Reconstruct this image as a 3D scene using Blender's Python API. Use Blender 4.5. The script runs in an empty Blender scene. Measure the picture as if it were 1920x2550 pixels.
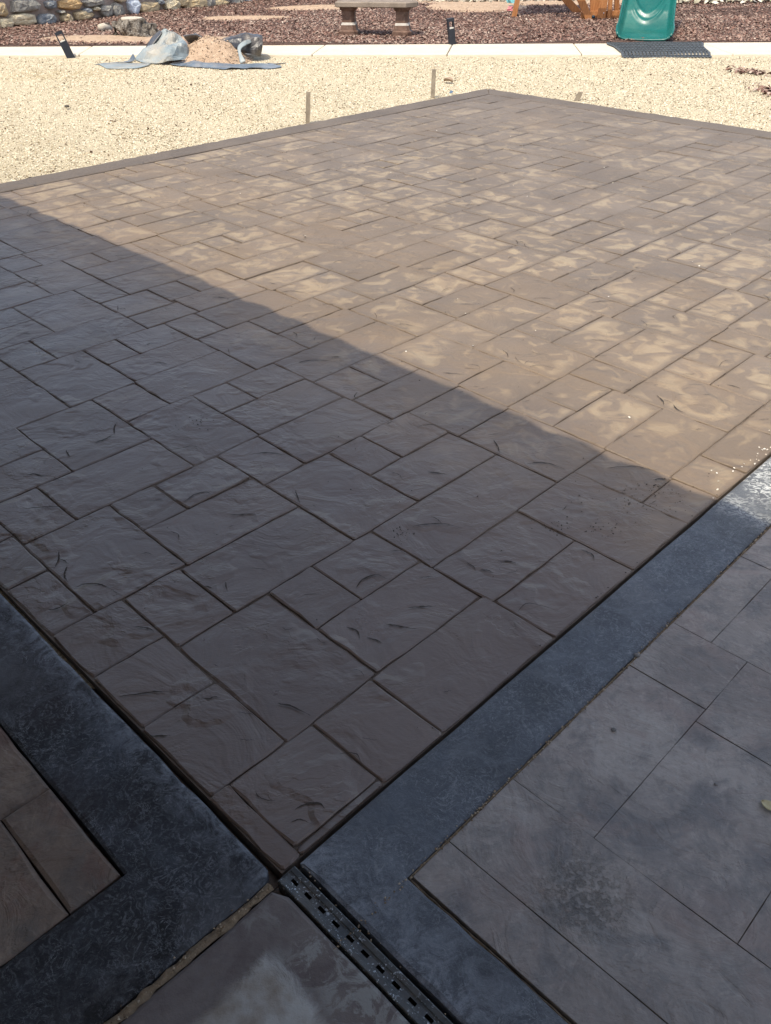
import bpy, math, random
import numpy as np
from mathutils import Vector, Matrix, noise

random.seed(7)
rng = np.random.default_rng(7)
sc = bpy.context.scene
col = sc.collection

# ------------------------------------------------------------------ camera
EYE = 1.6
cd = bpy.data.cameras.new('camera'); cam = bpy.data.objects.new('camera', cd); col.objects.link(cam)
cd.sensor_fit = 'VERTICAL'; cd.sensor_height = 24.0; cd.lens = 24.0*2092.2/2550.0
cd.clip_start = 0.02; cd.clip_end = 2000
RC = ((0.9999983, -0.0018282, 0.0), (-0.0010622, -0.5810402, 0.8138741), (-0.0014879, -0.8138728, -0.5810412))
cam.matrix_world = Matrix(((RC[0][0], -RC[0][1], -RC[0][2], 0), (RC[1][0], -RC[1][1], -RC[1][2], 0),
                           (RC[2][0], -RC[2][1], -RC[2][2], EYE), (0, 0, 0, 1)))
sc.camera = cam

# ------------------------------------------------------------------ light
SUN_EL = math.radians(60); TO = Vector((0.50, 0.866, 0)).normalized()      # horizontal way the shadows fall
w = bpy.data.worlds.new('World'); sc.world = w; w.use_nodes = True
wn = w.node_tree.nodes; bg = wn['Background']
sky = wn.new('ShaderNodeTexSky'); sky.sky_type = 'NISHITA'; sky.sun_disc = False
sky.sun_elevation = SUN_EL
sky.sun_rotation = math.atan2(-TO.x, -TO.y)
sky.air_density = 1.0; sky.dust_density = 2.5; sky.ozone_density = 1.0
hs = wn.new('ShaderNodeHueSaturation'); hs.inputs['Saturation'].default_value = .76      # the camera's white balance, over the whole sky alike
w.node_tree.links.new(sky.outputs[0], hs.inputs['Color']); w.node_tree.links.new(hs.outputs[0], bg.inputs[0]); bg.inputs[1].default_value = 0.15
ld = bpy.data.lights.new('sun', 'SUN'); ld.energy = 2.4; ld.angle = math.radians(0.53); ld.color = (1.0, 0.915, 0.755)
sun = bpy.data.objects.new('sun', ld); col.objects.link(sun)
sdir = Vector((TO.x*math.cos(SUN_EL), TO.y*math.cos(SUN_EL), -math.sin(SUN_EL)))
sun.rotation_euler = sdir.to_track_quat('-Z', 'Y').to_euler()
sc.view_settings.view_transform = 'Standard'; sc.view_settings.look = 'None'
sc.view_settings.exposure = 0.90; sc.view_settings.gamma = 1.0
sc.view_settings.use_curve_mapping = False

# ------------------------------------------------------------------ frame of the patio: u runs right and away, v left and away
O = Vector((-0.20014, 0.98719, 0)); U = Vector((0.702478, 0.711706, 0)); V = Vector((-0.711706, 0.702478, 0))
def W(u, v, z=0.0): return O + U*u + V*v + Vector((0, 0, z))
def at(px, py, Y=None, z=None):
    """place seen at photograph point (px, py), at ground distance Y or height z"""
    a = ((px-960.0)/2092.2, (py-1275.0)/2092.2, 1.0)
    d = Vector([sum(RC[i][k]*a[k] for k in range(3)) for i in range(3)])
    t = Y/d.y if Y is not None else (z-EYE)/d.z
    return Vector((0, 0, EYE)) + d*t

# ------------------------------------------------------------------ mesh helpers
class MB:
    def __init__(s): s.v = []; s.f = []; s.sm = []
    def add(s, vs, fs, smooth=False):
        o = len(s.v); s.v += [tuple(x) for x in vs]; s.f += [tuple(i+o for i in f) for f in fs]; s.sm += [smooth]*len(fs)
    def box(s, c, d, R=None):
        c = Vector(c); d = Vector(d)/2
        vs = []
        for z in (-1, 1):
            for x, y in ((-1, -1), (1, -1), (1, 1), (-1, 1)):
                p = Vector((x*d.x, y*d.y, z*d.z)); p = (R @ p) if R is not None else p
                vs.append(c+p)
        s.add(vs, [(3, 2, 1, 0), (4, 5, 6, 7), (0, 1, 5, 4), (1, 2, 6, 5), (2, 3, 7, 6), (3, 0, 4, 7)])
    def hull(s, lo, hi):
        """two loops of equal count, joined and capped"""
        n = len(lo)
        s.add(list(lo)+list(hi), [tuple(range(n-1, -1, -1)), tuple(range(n, 2*n))] + [(i, (i+1) % n, n+(i+1) % n, n+i) for i in range(n)])
    def loft(s, rings, cap=True, smooth=False):
        n = len(rings[0]); vs = [p for r in rings for p in r]; fs = []
        for k in range(len(rings)-1):
            for i in range(n):
                j = (i+1) % n; fs.append((k*n+i, k*n+j, (k+1)*n+j, (k+1)*n+i))
        if cap:
            fs.append(tuple(range(n-1, -1, -1))); m = (len(rings)-1)*n; fs.append(tuple(range(m, m+n)))
        s.add(vs, fs, smooth)
    def tube(s, pts, r, n=8, smooth=True):
        pts = [Vector(p) for p in pts]; rings = []
        rs = r if isinstance(r, (list, tuple)) else [r]*len(pts)
        for k, p in enumerate(pts):
            t = (pts[min(k+1, len(pts)-1)]-pts[max(k-1, 0)]).normalized()
            a = t.cross(Vector((0, 0, 1)));  a = a if a.length > 1e-3 else Vector((1, 0, 0)); a.normalize(); b = t.cross(a)
            rings.append([p + a*math.cos(q)*rs[k] + b*math.sin(q)*rs[k] for q in [2*math.pi*i/n for i in range(n)]])
        s.loft(rings, True, smooth)
    def grid(s, P, smooth=True):
        m = len(P); n = len(P[0])
        s.add([p for r in P for p in r], [(i*n+j, i*n+j+1, (i+1)*n+j+1, (i+1)*n+j) for i in range(m-1) for j in range(n-1)], smooth)
    def build(s, name, mat, parent=None, base=None, mesh=None):
        base = parent.location.copy() if parent is not None else Vector(base if base is not None else (0, 0, 0))
        me = mesh or bpy.data.meshes.new(name)
        me.from_pydata([tuple(Vector(p)-base) for p in s.v], [], s.f)
        me.polygons.foreach_set('use_smooth', s.sm)
        me.materials.append(mat)
        me.update()
        o = bpy.data.objects.new(name, me); col.objects.link(o)
        if parent is not None: o.parent = parent
        else: o.location = base
        return o
def tag(o, label=None, cat=None, group=None, kind=None):
    if label: o['label'] = label
    if cat: o['category'] = cat
    if group: o['group'] = group
    if kind: o['kind'] = kind
    return o
def empty(name, loc=(0, 0, 0), **k):
    o = bpy.data.objects.new(name, None); o.location = loc; o.empty_display_size = .1; col.objects.link(o); return tag(o, **k)
def solid(o, t, off=0):
    m = o.modifiers.new('thickness', 'SOLIDIFY'); m.thickness = t; m.offset = off; return o
def bevel(o, wd, seg=2):
    m = o.modifiers.new('bevel', 'BEVEL'); m.width = wd; m.segments = seg; m.limit_method = 'ANGLE'; return o
def copy_tree(o, parent=None):
    c = o.copy(); col.objects.link(c); c.parent = parent
    for ch in list(o.children): copy_tree(ch, c)
    return c

# ------------------------------------------------------------------ material helper
class M:
    def __init__(s, name, rough=.7, spec=.4):
        s.m = bpy.data.materials.new(name); s.m.use_nodes = True; s.t = s.m.node_tree; s.n = s.t.nodes
        s.b = s.n['Principled BSDF']; s.b.inputs['Roughness'].default_value = rough; s.b.inputs['Specular IOR Level'].default_value = spec
        s.geo = s.n.new('ShaderNodeNewGeometry'); s.pos = s.geo.outputs['Position']; s.h = None
    def L(s, a, b): s.t.links.new(a, b)
    def map(s, scale=(1, 1, 1), rot=0, loc=(0, 0, 0)):
        n = s.n.new('ShaderNodeMapping'); n.inputs['Rotation'].default_value = (0, 0, rot)
        n.inputs['Scale'].default_value = scale; n.inputs['Location'].default_value = loc; s.L(s.pos, n.inputs[0]); return n.outputs[0]
    def noise(s, scale, detail=4, rough=.6, dist=0, vec=None, col=False):
        n = s.n.new('ShaderNodeTexNoise'); n.inputs['Scale'].default_value = scale; n.inputs['Detail'].default_value = detail
        n.inputs['Roughness'].default_value = rough; n.inputs['Distortion'].default_value = dist
        s.L(vec or s.pos, n.inputs['Vector']); return n.outputs[1 if col else 0]
    def voro(s, scale, vec=None, feature='F1', out=0, rnd=1):
        n = s.n.new('ShaderNodeTexVoronoi'); n.feature = feature; n.inputs['Scale'].default_value = scale
        n.inputs['Randomness'].default_value = rnd
        s.L(vec or s.pos, n.inputs['Vector']); return n.outputs[out]
    def ramp(s, x, a, b, va=0., vb=1., smooth=False):
        n = s.n.new('ShaderNodeMapRange'); n.interpolation_type = 'SMOOTHSTEP' if smooth else 'LINEAR'
        for k, q in zip(('From Min', 'From Max', 'To Min', 'To Max'), (a, b, va, vb)): n.inputs[k].default_value = q
        s.L(x, n.inputs['Value']); return n.outputs[0]
    def math(s, op, a, b=None):
        n = s.n.new('ShaderNodeMath'); n.operation = op
        for i, q in enumerate((a, b)):
            if q is None: continue
            if isinstance(q, (int, float)): n.inputs[i].default_value = q
            else: s.L(q, n.inputs[i])
        return n.outputs[0]
    def mul(s, a, b): return s.math('MULTIPLY', a, b)
    def mix(s, f, a, b):
        n = s.n.new('ShaderNodeMix'); n.data_type = 'RGBA'
        if isinstance(f, (int, float)): n.inputs[0].default_value = f
        else: s.L(f, n.inputs[0])
        for i, q in ((6, a), (7, b)):
            if isinstance(q, (tuple, list)): n.inputs[i].default_value = (*q[:3], 1)
            else: s.L(q, n.inputs[i])
        return n.outputs[2]
    def uvx(s):
        """coordinates along the patio's own axes"""
        n = s.n.new('ShaderNodeVectorMath'); n.operation = 'SUBTRACT'; s.L(s.pos, n.inputs[0]); n.inputs[1].default_value = O
        r = []
        for ax in (U, V):
            d = s.n.new('ShaderNodeVectorMath'); d.operation = 'DOT_PRODUCT'; s.L(n.outputs[0], d.inputs[0]); d.inputs[1].default_value = ax
            r.append(d.outputs['Value'])
        return r
    def color(s, c):
        if isinstance(c, (tuple, list)): s.b.inputs['Base Color'].default_value = (*c[:3], 1)
        else: s.L(c, s.b.inputs['Base Color'])
        return s
    def rough(s, x): s.L(x, s.b.inputs['Roughness']); return s
    def bump(s, h, dist, strength=1.0):
        n = s.n.new('ShaderNodeBump'); n.inputs['Strength'].default_value = strength; n.inputs['Distance'].default_value = dist
        s.L(h, n.inputs['Height'])
        if s.h: s.L(s.h, n.inputs['Normal'])
        s.h = n.outputs[0]; s.L(s.h, s.b.inputs['Normal']); return s
    def perobj(s, amount, c):
        """a little brightness of its own for each object"""
        n = s.n.new('ShaderNodeObjectInfo'); h = s.n.new('ShaderNodeHueSaturation')
        s.L(s.ramp(n.outputs['Random'], 0, 1, 1-amount, 1+amount), h.inputs['Value']); s.L(c, h.inputs['Color']); return h.outputs[0]

def mat_new_concrete(name, dry=True, k=1.0):
    m = M(name)
    u, v = m.uvx()
    a = m.noise(2.2, 5, .6); b = m.noise(60, 5, .7)
    base = m.mix(m.ramp(a, .35, .7), (.140*k, .110*k, .085*k), (.190*k, .151*k, .117*k))
    base = m.mix(m.mul(m.ramp(b, .35, .75), .35), base, (.105*k, .084*k, .068*k))
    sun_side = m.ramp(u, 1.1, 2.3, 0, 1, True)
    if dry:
        # damp and glossier towards the house; the roof's shade is deepened in the colour too
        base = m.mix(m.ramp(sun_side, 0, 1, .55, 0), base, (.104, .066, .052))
        oi = m.n.new('ShaderNodeObjectInfo'); off = m.n.new('ShaderNodeVectorMath'); off.operation = 'ADD'
        m.L(m.pos, off.inputs[0]); cx = m.n.new('ShaderNodeCombineXYZ'); m.L(m.mul(oi.outputs['Random'], 41.0), cx.inputs[0]); m.L(m.mul(oi.outputs['Random'], 17.0), cx.inputs[2]); m.L(cx.outputs[0], off.inputs[1])
        d1 = m.noise(8.5, 3, .5, .9, off.outputs[0]); d2 = m.noise(1.1, 2, .5); d3 = m.noise(30, 5, .7)
        th = m.math('ADD', d1, m.mul(m.math('SUBTRACT', d2, .5), .45))
        th = m.math('ADD', th, m.mul(m.math('SUBTRACT', oi.outputs['Random'], .5), .10))
        th = m.math('ADD', th, m.mul(m.math('SUBTRACT', d3, .5), .05))
        far = m.ramp(u, 3.2, 6.5, 1, .5)
        tc = m.n.new('ShaderNodeTexCoord'); sx = m.n.new('ShaderNodeSeparateXYZ'); m.L(tc.outputs['Generated'], sx.inputs[0])
        wob = m.mul(m.math('SUBTRACT', d3, .5), .06)
        e_ = [m.math('SUBTRACT', .5, m.math('ABSOLUTE', m.math('SUBTRACT', sx.outputs[i_], .5))) for i_ in (0, 1)]
        edge = m.ramp(m.math('ADD', m.math('MINIMUM', e_[0], e_[1]), wob), .02, .16, 0, 1, True)
        far = m.mul(far, edge)
        base = m.mix(m.mul(m.ramp(edge, 0, .7, .30, 0), sun_side), base, (.115, .090, .068))
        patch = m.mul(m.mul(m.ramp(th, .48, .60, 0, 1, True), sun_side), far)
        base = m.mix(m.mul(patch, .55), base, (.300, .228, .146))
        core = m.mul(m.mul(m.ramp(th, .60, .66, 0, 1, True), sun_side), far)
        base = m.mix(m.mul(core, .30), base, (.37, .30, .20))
        warm = m.mul(m.math('MULTIPLY', m.ramp(u, .9, 1.8, 0, 1, True), m.ramp(u, 2.2, 4.4, 1, 0, True)), m.ramp(m.noise(1.3, 3), .30, .60))
        base = m.mix(m.mul(warm, .30), base, (.28, .190, .110))
        wet_spot = m.mul(m.ramp(m.noise(1.7, 2), .52, .7), m.ramp(u, .4, 1.4, 0, .3))
        base = m.mix(wet_spot, base, (.20, .140, .085))
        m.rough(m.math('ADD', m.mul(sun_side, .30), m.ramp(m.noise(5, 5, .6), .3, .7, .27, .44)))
        m.color(m.perobj(.07, base))
    else:
        m.b.inputs['Roughness'].default_value = .7; m.color(base)
    m.b.inputs['Specular IOR Level'].default_value = .5
    m.bump(m.noise(5.0, 4, .55, .9), .018, .9)
    tx = m.mul(m.noise(3.1, 5, .5, .25, m.map((1, 1.35, 1), .4)), 13.0); fr = m.math('FRACT', tx)
    ter = m.math('ADD', m.math('FLOOR', tx), m.ramp(fr, .90, 1.0))
    m.bump(m.mul(ter, m.ramp(m.noise(4.1, 3, .5, 0, m.map((1, 1, 1), 0, (9, 2, 4))), .54, .60)), .0009, .85)
    m.bump(m.mul(m.ramp(m.noise(5, 6, .62, .35, m.map((1, 1.4, 1), .35)), .47, .52, 0, 1, True), m.ramp(m.noise(3.3, 3), .48, .62)), .0022, .8)
    m.bump(m.mul(m.noise(16, 8, .66, .15, m.map((1, 1.3, 1), .2)), m.ramp(m.noise(2.6, 3), .38, .66, .35, 1)), .0034, .8)
    m.bump(m.noise(120, 5, .75, 0, m.map((.55, 1.6, 1), .25)), .0014, .6)
    return m.m
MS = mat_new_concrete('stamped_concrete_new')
MB_BORDER = mat_new_concrete('trowelled_concrete_border', False, .78)
def mat_simple(name, c1, c2, scale, rough=.8, bumpd=0, bscale=40, spec=.3, detail=5):
    m = M(name, rough, spec); m.color(m.mix(m.ramp(m.noise(scale, detail), .3, .7), c1, c2))
    if bumpd: m.bump(m.noise(bscale, 5, .65), bumpd)
    return m.m
MJ = mat_simple('joint_dirt', (.092, .070, .053), (.155, .122, .095), 25, .9, .003, 90)
MGROOVE = mat_simple('groove_shade', (.030, .022, .016), (.055, .042, .032), 25, .9)  # dark brown stands for the shade inside the pressed grooves
MSAND = mat_simple('joint_sand', (.13, .095, .060), (.27, .20, .13), 60, .95, .006, 150)

def mat_band():
    m = M('sealed_charcoal_concrete', .5, .45); u, v = m.uvx()
    n1 = m.noise(2.6, 5, .62, .5); n2 = m.noise(24, 8, .72, 1.2)
    c = m.mix(m.ramp(n1, .36, .66), (.036, .040, .048), (.082, .093, .112))
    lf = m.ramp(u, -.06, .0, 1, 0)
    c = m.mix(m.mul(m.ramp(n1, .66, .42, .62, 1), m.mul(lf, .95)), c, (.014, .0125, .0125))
    c = m.mix(m.mul(m.ramp(m.noise(1.6, 3, .5, 0, m.map((1, 1, 1), 0, (3, 1, 0))), .54, .68), .45), c, (.046, .034, .034))
    sp = m.ramp(m.noise(34, 9, .80, 3.0), .50, .62); gate = m.ramp(m.noise(3.8, 5, .65), .38, .60, .15, 1)
    c = m.mix(m.mul(m.mul(sp, gate), m.ramp(u, -.08, .1, .62, .85)), c, (.200, .208, .222))
    c = m.mix(m.mul(m.ramp(m.noise(8, 7, .75, 1.5), .50, .66), m.ramp(u, -.08, .1, .24, .55)), c, (.125, .138, .158))
    c = m.mix(m.mul(m.ramp(m.noise(150, 4, .8), .56, .70), .35), c, (.015, .016, .018))
    wv = m.math('ABSOLUTE', m.math('SUBTRACT', m.noise(15, 6, .65, 1.8), .5)); wl = m.mul(m.ramp(wv, .0, .010, 1, 0), m.ramp(m.noise(5, 4), .46, .56))
    c = m.mix(m.mul(wl, .75), c, (.27, .285, .30))
    pw = m.mul(m.ramp(m.noise(2.9, 6, .7, .6, m.map((1, 1, 1), 0, (5, 8, 0))), .53, .70), .5)
    c = m.mix(pw, c, (.150, .150, .155))
    # pale worn rim next to the new slab
    rim = m.mul(m.math('MAXIMUM', m.ramp(u, -.115, -.03, 0, 1), 0), m.ramp(u, .2, .0, 0, 1))
    c = m.mix(m.mul(m.mul(rim, m.ramp(m.noise(17, 8, .78, 1.2), .42, .60)), .85), c, (.22, .235, .26))
    # white flaking and a paler grey further along the band
    fl = m.mul(m.ramp(m.noise(30, 7, .68, 2.0, m.map((1, 1.6, 1), .8)), .50, .54), m.ramp(u, 1.75, 1.98, 0, 1))
    fl = m.mul(fl, m.ramp(m.noise(7, 3), .36, .55))
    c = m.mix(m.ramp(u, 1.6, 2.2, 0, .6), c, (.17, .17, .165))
    c = m.mix(m.mul(fl, .9), c, (.62, .62, .58))
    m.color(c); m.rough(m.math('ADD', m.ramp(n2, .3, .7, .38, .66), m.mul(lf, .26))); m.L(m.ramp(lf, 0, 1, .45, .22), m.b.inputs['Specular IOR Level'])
    m.bump(n1, .010, .8); m.bump(m.noise(42, 8, .78, 2.6), .004, .9); m.bump(m.noise(11, 5, .6, .5), .006, .8)
    return m.m
MBAND = mat_band()
def mat_old(name, lo, hi, blue, pink, rough=.5):
    m = M(name, rough, .42)
    n1 = m.noise(2.4, 6, .62, .8); n2 = m.noise(5.5, 6, .65, .6, m.map((1, 1, 1), 0, (7, 3, 0))); n3 = m.noise(36, 7, .72)
    c = m.mix(m.ramp(n1, .34, .66), lo, hi)
    c = m.mix(m.mul(m.ramp(n2, .50, .64), .75), c, blue)
    c = m.mix(m.mul(m.ramp(m.noise(3.7, 5, .6, .4, m.map((1, 1, 1), 0, (1, 9, 0))), .52, .66), .65), c, pink)
    c = m.mix(m.mul(m.ramp(n3, .50, .72), .40), c, tuple(x*.42 for x in lo))
    c = m.mix(m.mul(m.ramp(m.noise(21, 8, .75, 1.5), .54, .70), .40), c, tuple(min(1, x*1.4) for x in hi))
    c = m.mix(m.mul(m.ramp(m.noise(10, 8, .78, 1.0, m.map((1, 1, 1), 0, (4, 4, 2))), .50, .62), .40), c, tuple(x*.72 for x in blue))
    c = m.mix(m.mul(m.ramp(m.noise(8, 7, .72, .7, m.map((1, 1, 1), 0, (8, 1, 2))), .54, .64), .45), c, tuple(x*1.1 for x in pink))
    d = m.n.new('ShaderNodeVectorMath'); d.operation = 'DISTANCE'; m.L(m.pos, d.inputs[0]); d.inputs[1].default_value = W(.37, -.475, 0)
    pit = m.ramp(d.outputs['Value'], .13, .02, 0, 1, True); pn_ = m.noise(95, 5, .7)
    c = m.mix(m.mul(pit, m.ramp(pn_, .52, .66, 0, .55)), c, tuple(x*.45 for x in lo))
    m.bump(m.mul(pit, m.ramp(pn_, .62, .48)), .0035, .9)
    m.color(c); m.rough(m.ramp(n2, .3, .7, rough-.08, rough+.18))
    m.bump(m.noise(4.2, 5, .6, .9), .020, .9); m.bump(m.ramp(m.noise(6, 5, .6, 1.4), .46, .53, 0, 1, True), .0016, .8); m.bump(m.noise(16, 7, .68, .8), .005, .9); m.bump(m.noise(130, 5, .75), .0012, .6)
    return m.m
MRIGHT = mat_old('weathered_mauve_concrete', (.175, .150, .132), (.300, .266, .232), (.125, .122, .122), (.215, .168, .145))
MLEFT = mat_old('weathered_brown_concrete', (.100, .066, .048), (.225, .170, .125), (.110, .095, .082), (.120, .060, .042), .72)
def mat_bottom():
    m = M('powdered_concrete', .75, .3); u, v = m.uvx()
    n1 = m.noise(6, 6, .65, .6); n2 = m.noise(34, 7, .7)
    c = m.mix(m.ramp(n1, .35, .65), (.098, .078, .072), (.160, .136, .122))
    c = m.mix(m.mul(m.ramp(n2, .45, .7), .35), c, (.15, .13, .125))
    # flaked paler skin near the drain
    fl = m.mul(m.ramp(m.noise(17, 8, .70, 1.6), .48, .56), m.ramp(u, -.19, -.10, 0, 1))
    fl = m.mul(fl, m.ramp(m.noise(5, 3), .40, .52))
    c = m.mix(m.mul(fl, .85), c, (.240, .235, .215))
    # pale cement spill further down
    wob = m.mul(m.math('SUBTRACT', m.noise(9, 6, .65, .6), .5), .07)
    d = m.math('ADD', m.math('MAXIMUM', m.math('ADD', u, .143), m.math('ADD', v, .102)), wob)
    sp = m.ramp(d, .006, -.022, 0, 1, True)
    pc = m.mix(m.ramp(m.noise(9, 5, .6), .45, .68), (.36, .35, .32), (.190, .150, .110))
    c = m.mix(m.mul(sp, .92), c, pc)
    m.color(c); m.bump(m.noise(22, 7, .7), .004, .9); m.bump(m.noise(120, 4, .7), .0015, .7)
    m.bump(sp, .006, .8)
    return m.m
MBOTTOM = mat_bottom()

# gravel, mulch and other grounds
def mat_gravel():
    m = M('crushed_limestone', .95, .15)
    v1 = m.voro(48, None, 'F1', 1); g = m.noise(75, 4, .8); big = m.noise(.8, 4, .6)
    c = m.mix(m.ramp(g, .38, .60), (.33, .27, .175), (.66, .575, .415))
    c = m.mix(m.mul(m.ramp(m.noise(30, 3, .7), .60, .72), .55), c, (.25, .19, .115))
    c = m.mix(m.mul(m.ramp(big, .55, .75), .25), c, (.50, .43, .31))
    d = m.n.new('ShaderNodeVectorMath'); d.operation = 'DISTANCE'; m.L(m.map((.45, 1, 1)), d.inputs[0]); d.inputs[1].default_value = (-4.05*.45, 11.6, 0)
    wet = m.mul(m.ramp(d.outputs['Value'], .12, .55, 1, 0), m.ramp(m.noise(7, 5, .7), .38, .60))
    c = m.mix(m.mul(wet, .55), c, (.36, .26, .12))
    m.color(c); m.bump(g, .02, .7); m.bump(m.noise(24, 3), .02, .5)
    return m.m
MGRAVEL = mat_gravel()
MEARTH = mat_simple('bare_sandy_soil', (.36, .25, .165), (.50, .37, .26), 9, .95, .03, 25)
MUNDER = mat_simple('mulch_underlayer', (.055, .032, .026), (.15, .095, .075), 45, .95, .03, 60)
MCONC = M('pale_cast_concrete', .85, .25)
MCONC.color(MCONC.mix(MCONC.mul(MCONC.ramp(MCONC.noise(3, 6, .65), .40, .75), .5), (.60, .535, .425), (.48, .42, .32))); MCONC.bump(MCONC.noise(60, 5, .7), .003)
MCONC = MCONC.m
def mat_chips(name, cols, rough=.85):
    m = M(name, rough, .2)
    at_ = m.n.new('ShaderNodeAttribute'); at_.attribute_name = 'tint'
    cr = m.n.new('ShaderNodeValToRGB'); m.L(at_.outputs['Fac'], cr.inputs[0])
    e = cr.color_ramp.elements; e[0].position = 0; e[0].color = (*cols[0], 1); e[1].position = 1; e[1].color = (*cols[-1], 1)
    for i, c in enumerate(cols[1:-1]): q = e.new((i+1)/(len(cols)-1)); q.color = (*c, 1)
    m.color(cr.outputs[0]); return m.m
MMULCH = mat_chips('bark_chips', [(.050, .025, .018), (.110, .055, .042), (.19, .105, .080), (.26, .165, .130), (.36, .27, .215), (.14, .075, .058), (.56, .47, .38)])
MPEB = mat_chips('limestone_chips', [(.11, .08, .045), (.42, .34, .22), (.62, .54, .385), (.69, .615, .46), (.77, .70, .55)])
MDARKCH = mat_chips('dark_bark_bits', [(.06, .035, .02), (.14, .09, .06), (.20, .15, .10)])

def chips(name, mat, n, region, size, thick, zf, tint=None, flat=.35, aspect=2.6, **k):
    """many small loose flakes as one mesh; region gives x, y arrays"""
    x, y = region(n); n = len(x); z = zf(x, y)
    L = rng.uniform(size[0], size[1], n); Wd = L/rng.uniform(1.1, aspect, n); T = thick*rng.uniform(.5, 1.3, n)
    a = rng.uniform(0, 2*np.pi, n); ti = rng.normal(0, flat, n); ro = rng.normal(0, flat, n)
    ux = np.stack([np.cos(a)*np.cos(ti), np.sin(a)*np.cos(ti), np.sin(ti)], 1)
    vx = np.stack([-np.sin(a)*np.cos(ro), np.cos(a)*np.cos(ro), np.sin(ro)], 1)
    nx = np.cross(ux, vx)
    c = np.stack([x, y, z+T*.4+np.abs(np.sin(ti))*L*.3], 1)
    Lh = (L/2)[:, None]; Wh = (Wd/2)[:, None]; Th = T[:, None]
    j = rng.uniform(.5, 1.1, (n, 4, 1))
    V_ = np.stack([c-ux*Lh*j[:, 0]-vx*Wh, c+ux*Lh*j[:, 1]-vx*Wh*.8, c+ux*Lh*j[:, 2]+vx*Wh, c-ux*Lh*j[:, 3]+vx*Wh*.7, c+nx*Th], 1)
    F = np.array([[0, 1, 4], [1, 2, 4], [2, 3, 4], [3, 0, 4]])
    nv = V_.reshape(-1, 3); nf = (np.arange(n)[:, None, None]*5 + F[None]).reshape(-1, 3)
    me = bpy.data.meshes.new(name); me.vertices.add(len(nv)); me.vertices.foreach_set('co', nv.ravel())
    me.loops.add(nf.size); me.loops.foreach_set('vertex_index', nf.ravel().astype(np.int32))
    me.polygons.add(len(nf)); me.polygons.foreach_set('loop_start', np.arange(0, nf.size, 3, dtype=np.int32))
    me.update(calc_edges=True)
    t = me.attributes.new('tint', 'FLOAT', 'POINT'); tv = (tint(x, y, n) if tint else rng.uniform(0, 1, n))
    t.data.foreach_set('value', np.repeat(tv, 5).astype(np.float32))
    me.materials.append(mat); o = bpy.data.objects.new(name, me); col.objects.link(o); tag(o, **k); return o

# ================================================================== GROUND
def sheet(name, pts, z, mat, kind='structure', label=None):
    b = MB(); b.add([(p[0], p[1], z) for p in pts], [tuple(range(len(pts)))]); return tag(b.build(name, mat), kind=kind, label=label)
sheet('ground', [(-400, -300), (400, -300), (400, 500), (-400, 500)], -.16, MEARTH)
GZ = -.035
def path_near(x): return 13.12-.006*x
def path_far(x): return 14.22+.032*x
# gravel yard between the patio and the path, gently uneven
def grav_z(x, y): return GZ + .012*np.sin(x*1.7+.4*y)*np.cos(y*1.3) + .006*np.sin(5*x+3*y)
b = MB(); P = []
for yy in np.linspace(1.5, 13.25, 60): P.append([(xx, yy, float(grav_z(xx, yy))) for xx in np.linspace(-14, 14, 90)])
b.grid(P); tag(b.build('gravel_yard', MGRAVEL), kind='structure')
# mulch bed behind the path
def mulch_z(x, y): return .012 + .02*np.sin(x*1.1+y*.7)*np.cos(y*.9-x*.3) + np.clip((y-18.5)*.012, 0, 1) + .10*np.exp(-(((y-18.9-.04*(x-8))/.35)**2))*(1/(1+np.exp(-(x-5.6)*3)))
b = MB(); P = []
y_far = at(960, 110.5, z=-.004).y
for q in np.linspace(0, 1, 70)**1.6: P.append([(xx, yy, float(mulch_z(xx, yy))-.008-(.03 if q == 0 else 0)) for xx in np.linspace(-14, 18, 90) for yy in [(y_far+.030*xx)*(1-q)+30*q]])
b.grid(P); tag(b.build('mulch_bed', MUNDER), kind='structure')

# ------------------------------------------------------------------ the concrete path in cast panels
path = empty('garden_path', (0, 13.6, 0), kind='structure')
ends = [(-8.6, -8.35), (-4.32, -4.35), (-2.76, -2.72), (-1.04, -.94), (.86, 1.07), (2.73, 2.96), (4.77, 5.0), (7.5, 7.7), (10.4, 10.6)]
ends = [(at(188, 138, z=0).x, at(238, 110, z=0).x), (at(470, 138, z=0).x, at(503, 110, z=0).x), (at(776, 135, z=0).x, at(809, 112, z=0).x),
        (at(1114, 135, z=0).x, at(1128, 111, z=0).x), (at(1445, 130, z=0).x, at(1433, 110, z=0).x), (at(1810, 126, z=0).x, at(1757, 108, z=0).x)]
ends = [(-11.5, -11.5), (-8, -8.1)] + ends + [(7.2, 7.0), (11, 10.8)]
PZ = -.004
pn = lambda x: at(960, 134.5, z=PZ).y-.006*x
pf = lambda x: at(960, 110.5, z=PZ).y+.030*x
for (a0, a1), (b0, b1) in zip(ends[:-1], ends[1:]):
    g_ = .006
    lo = [(a0+g_, pn(a0)), (b0-g_, pn(b0)), (b1-g_, pf(b1)), (a1+g_, pf(a1))]
    b = MB(); dz = random.uniform(-.003, .003)
    b.hull([(x, y, -.12) for x, y in lo], [(x, y, PZ+dz) for x, y in lo])
    bevel(b.build('concrete_panel', MCONC, path), .015, 3)
b = MB(); b.box((0, 13.7, -.078), (22, .9, .12)); b.build('joint_filler', MJ, path)

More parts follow.
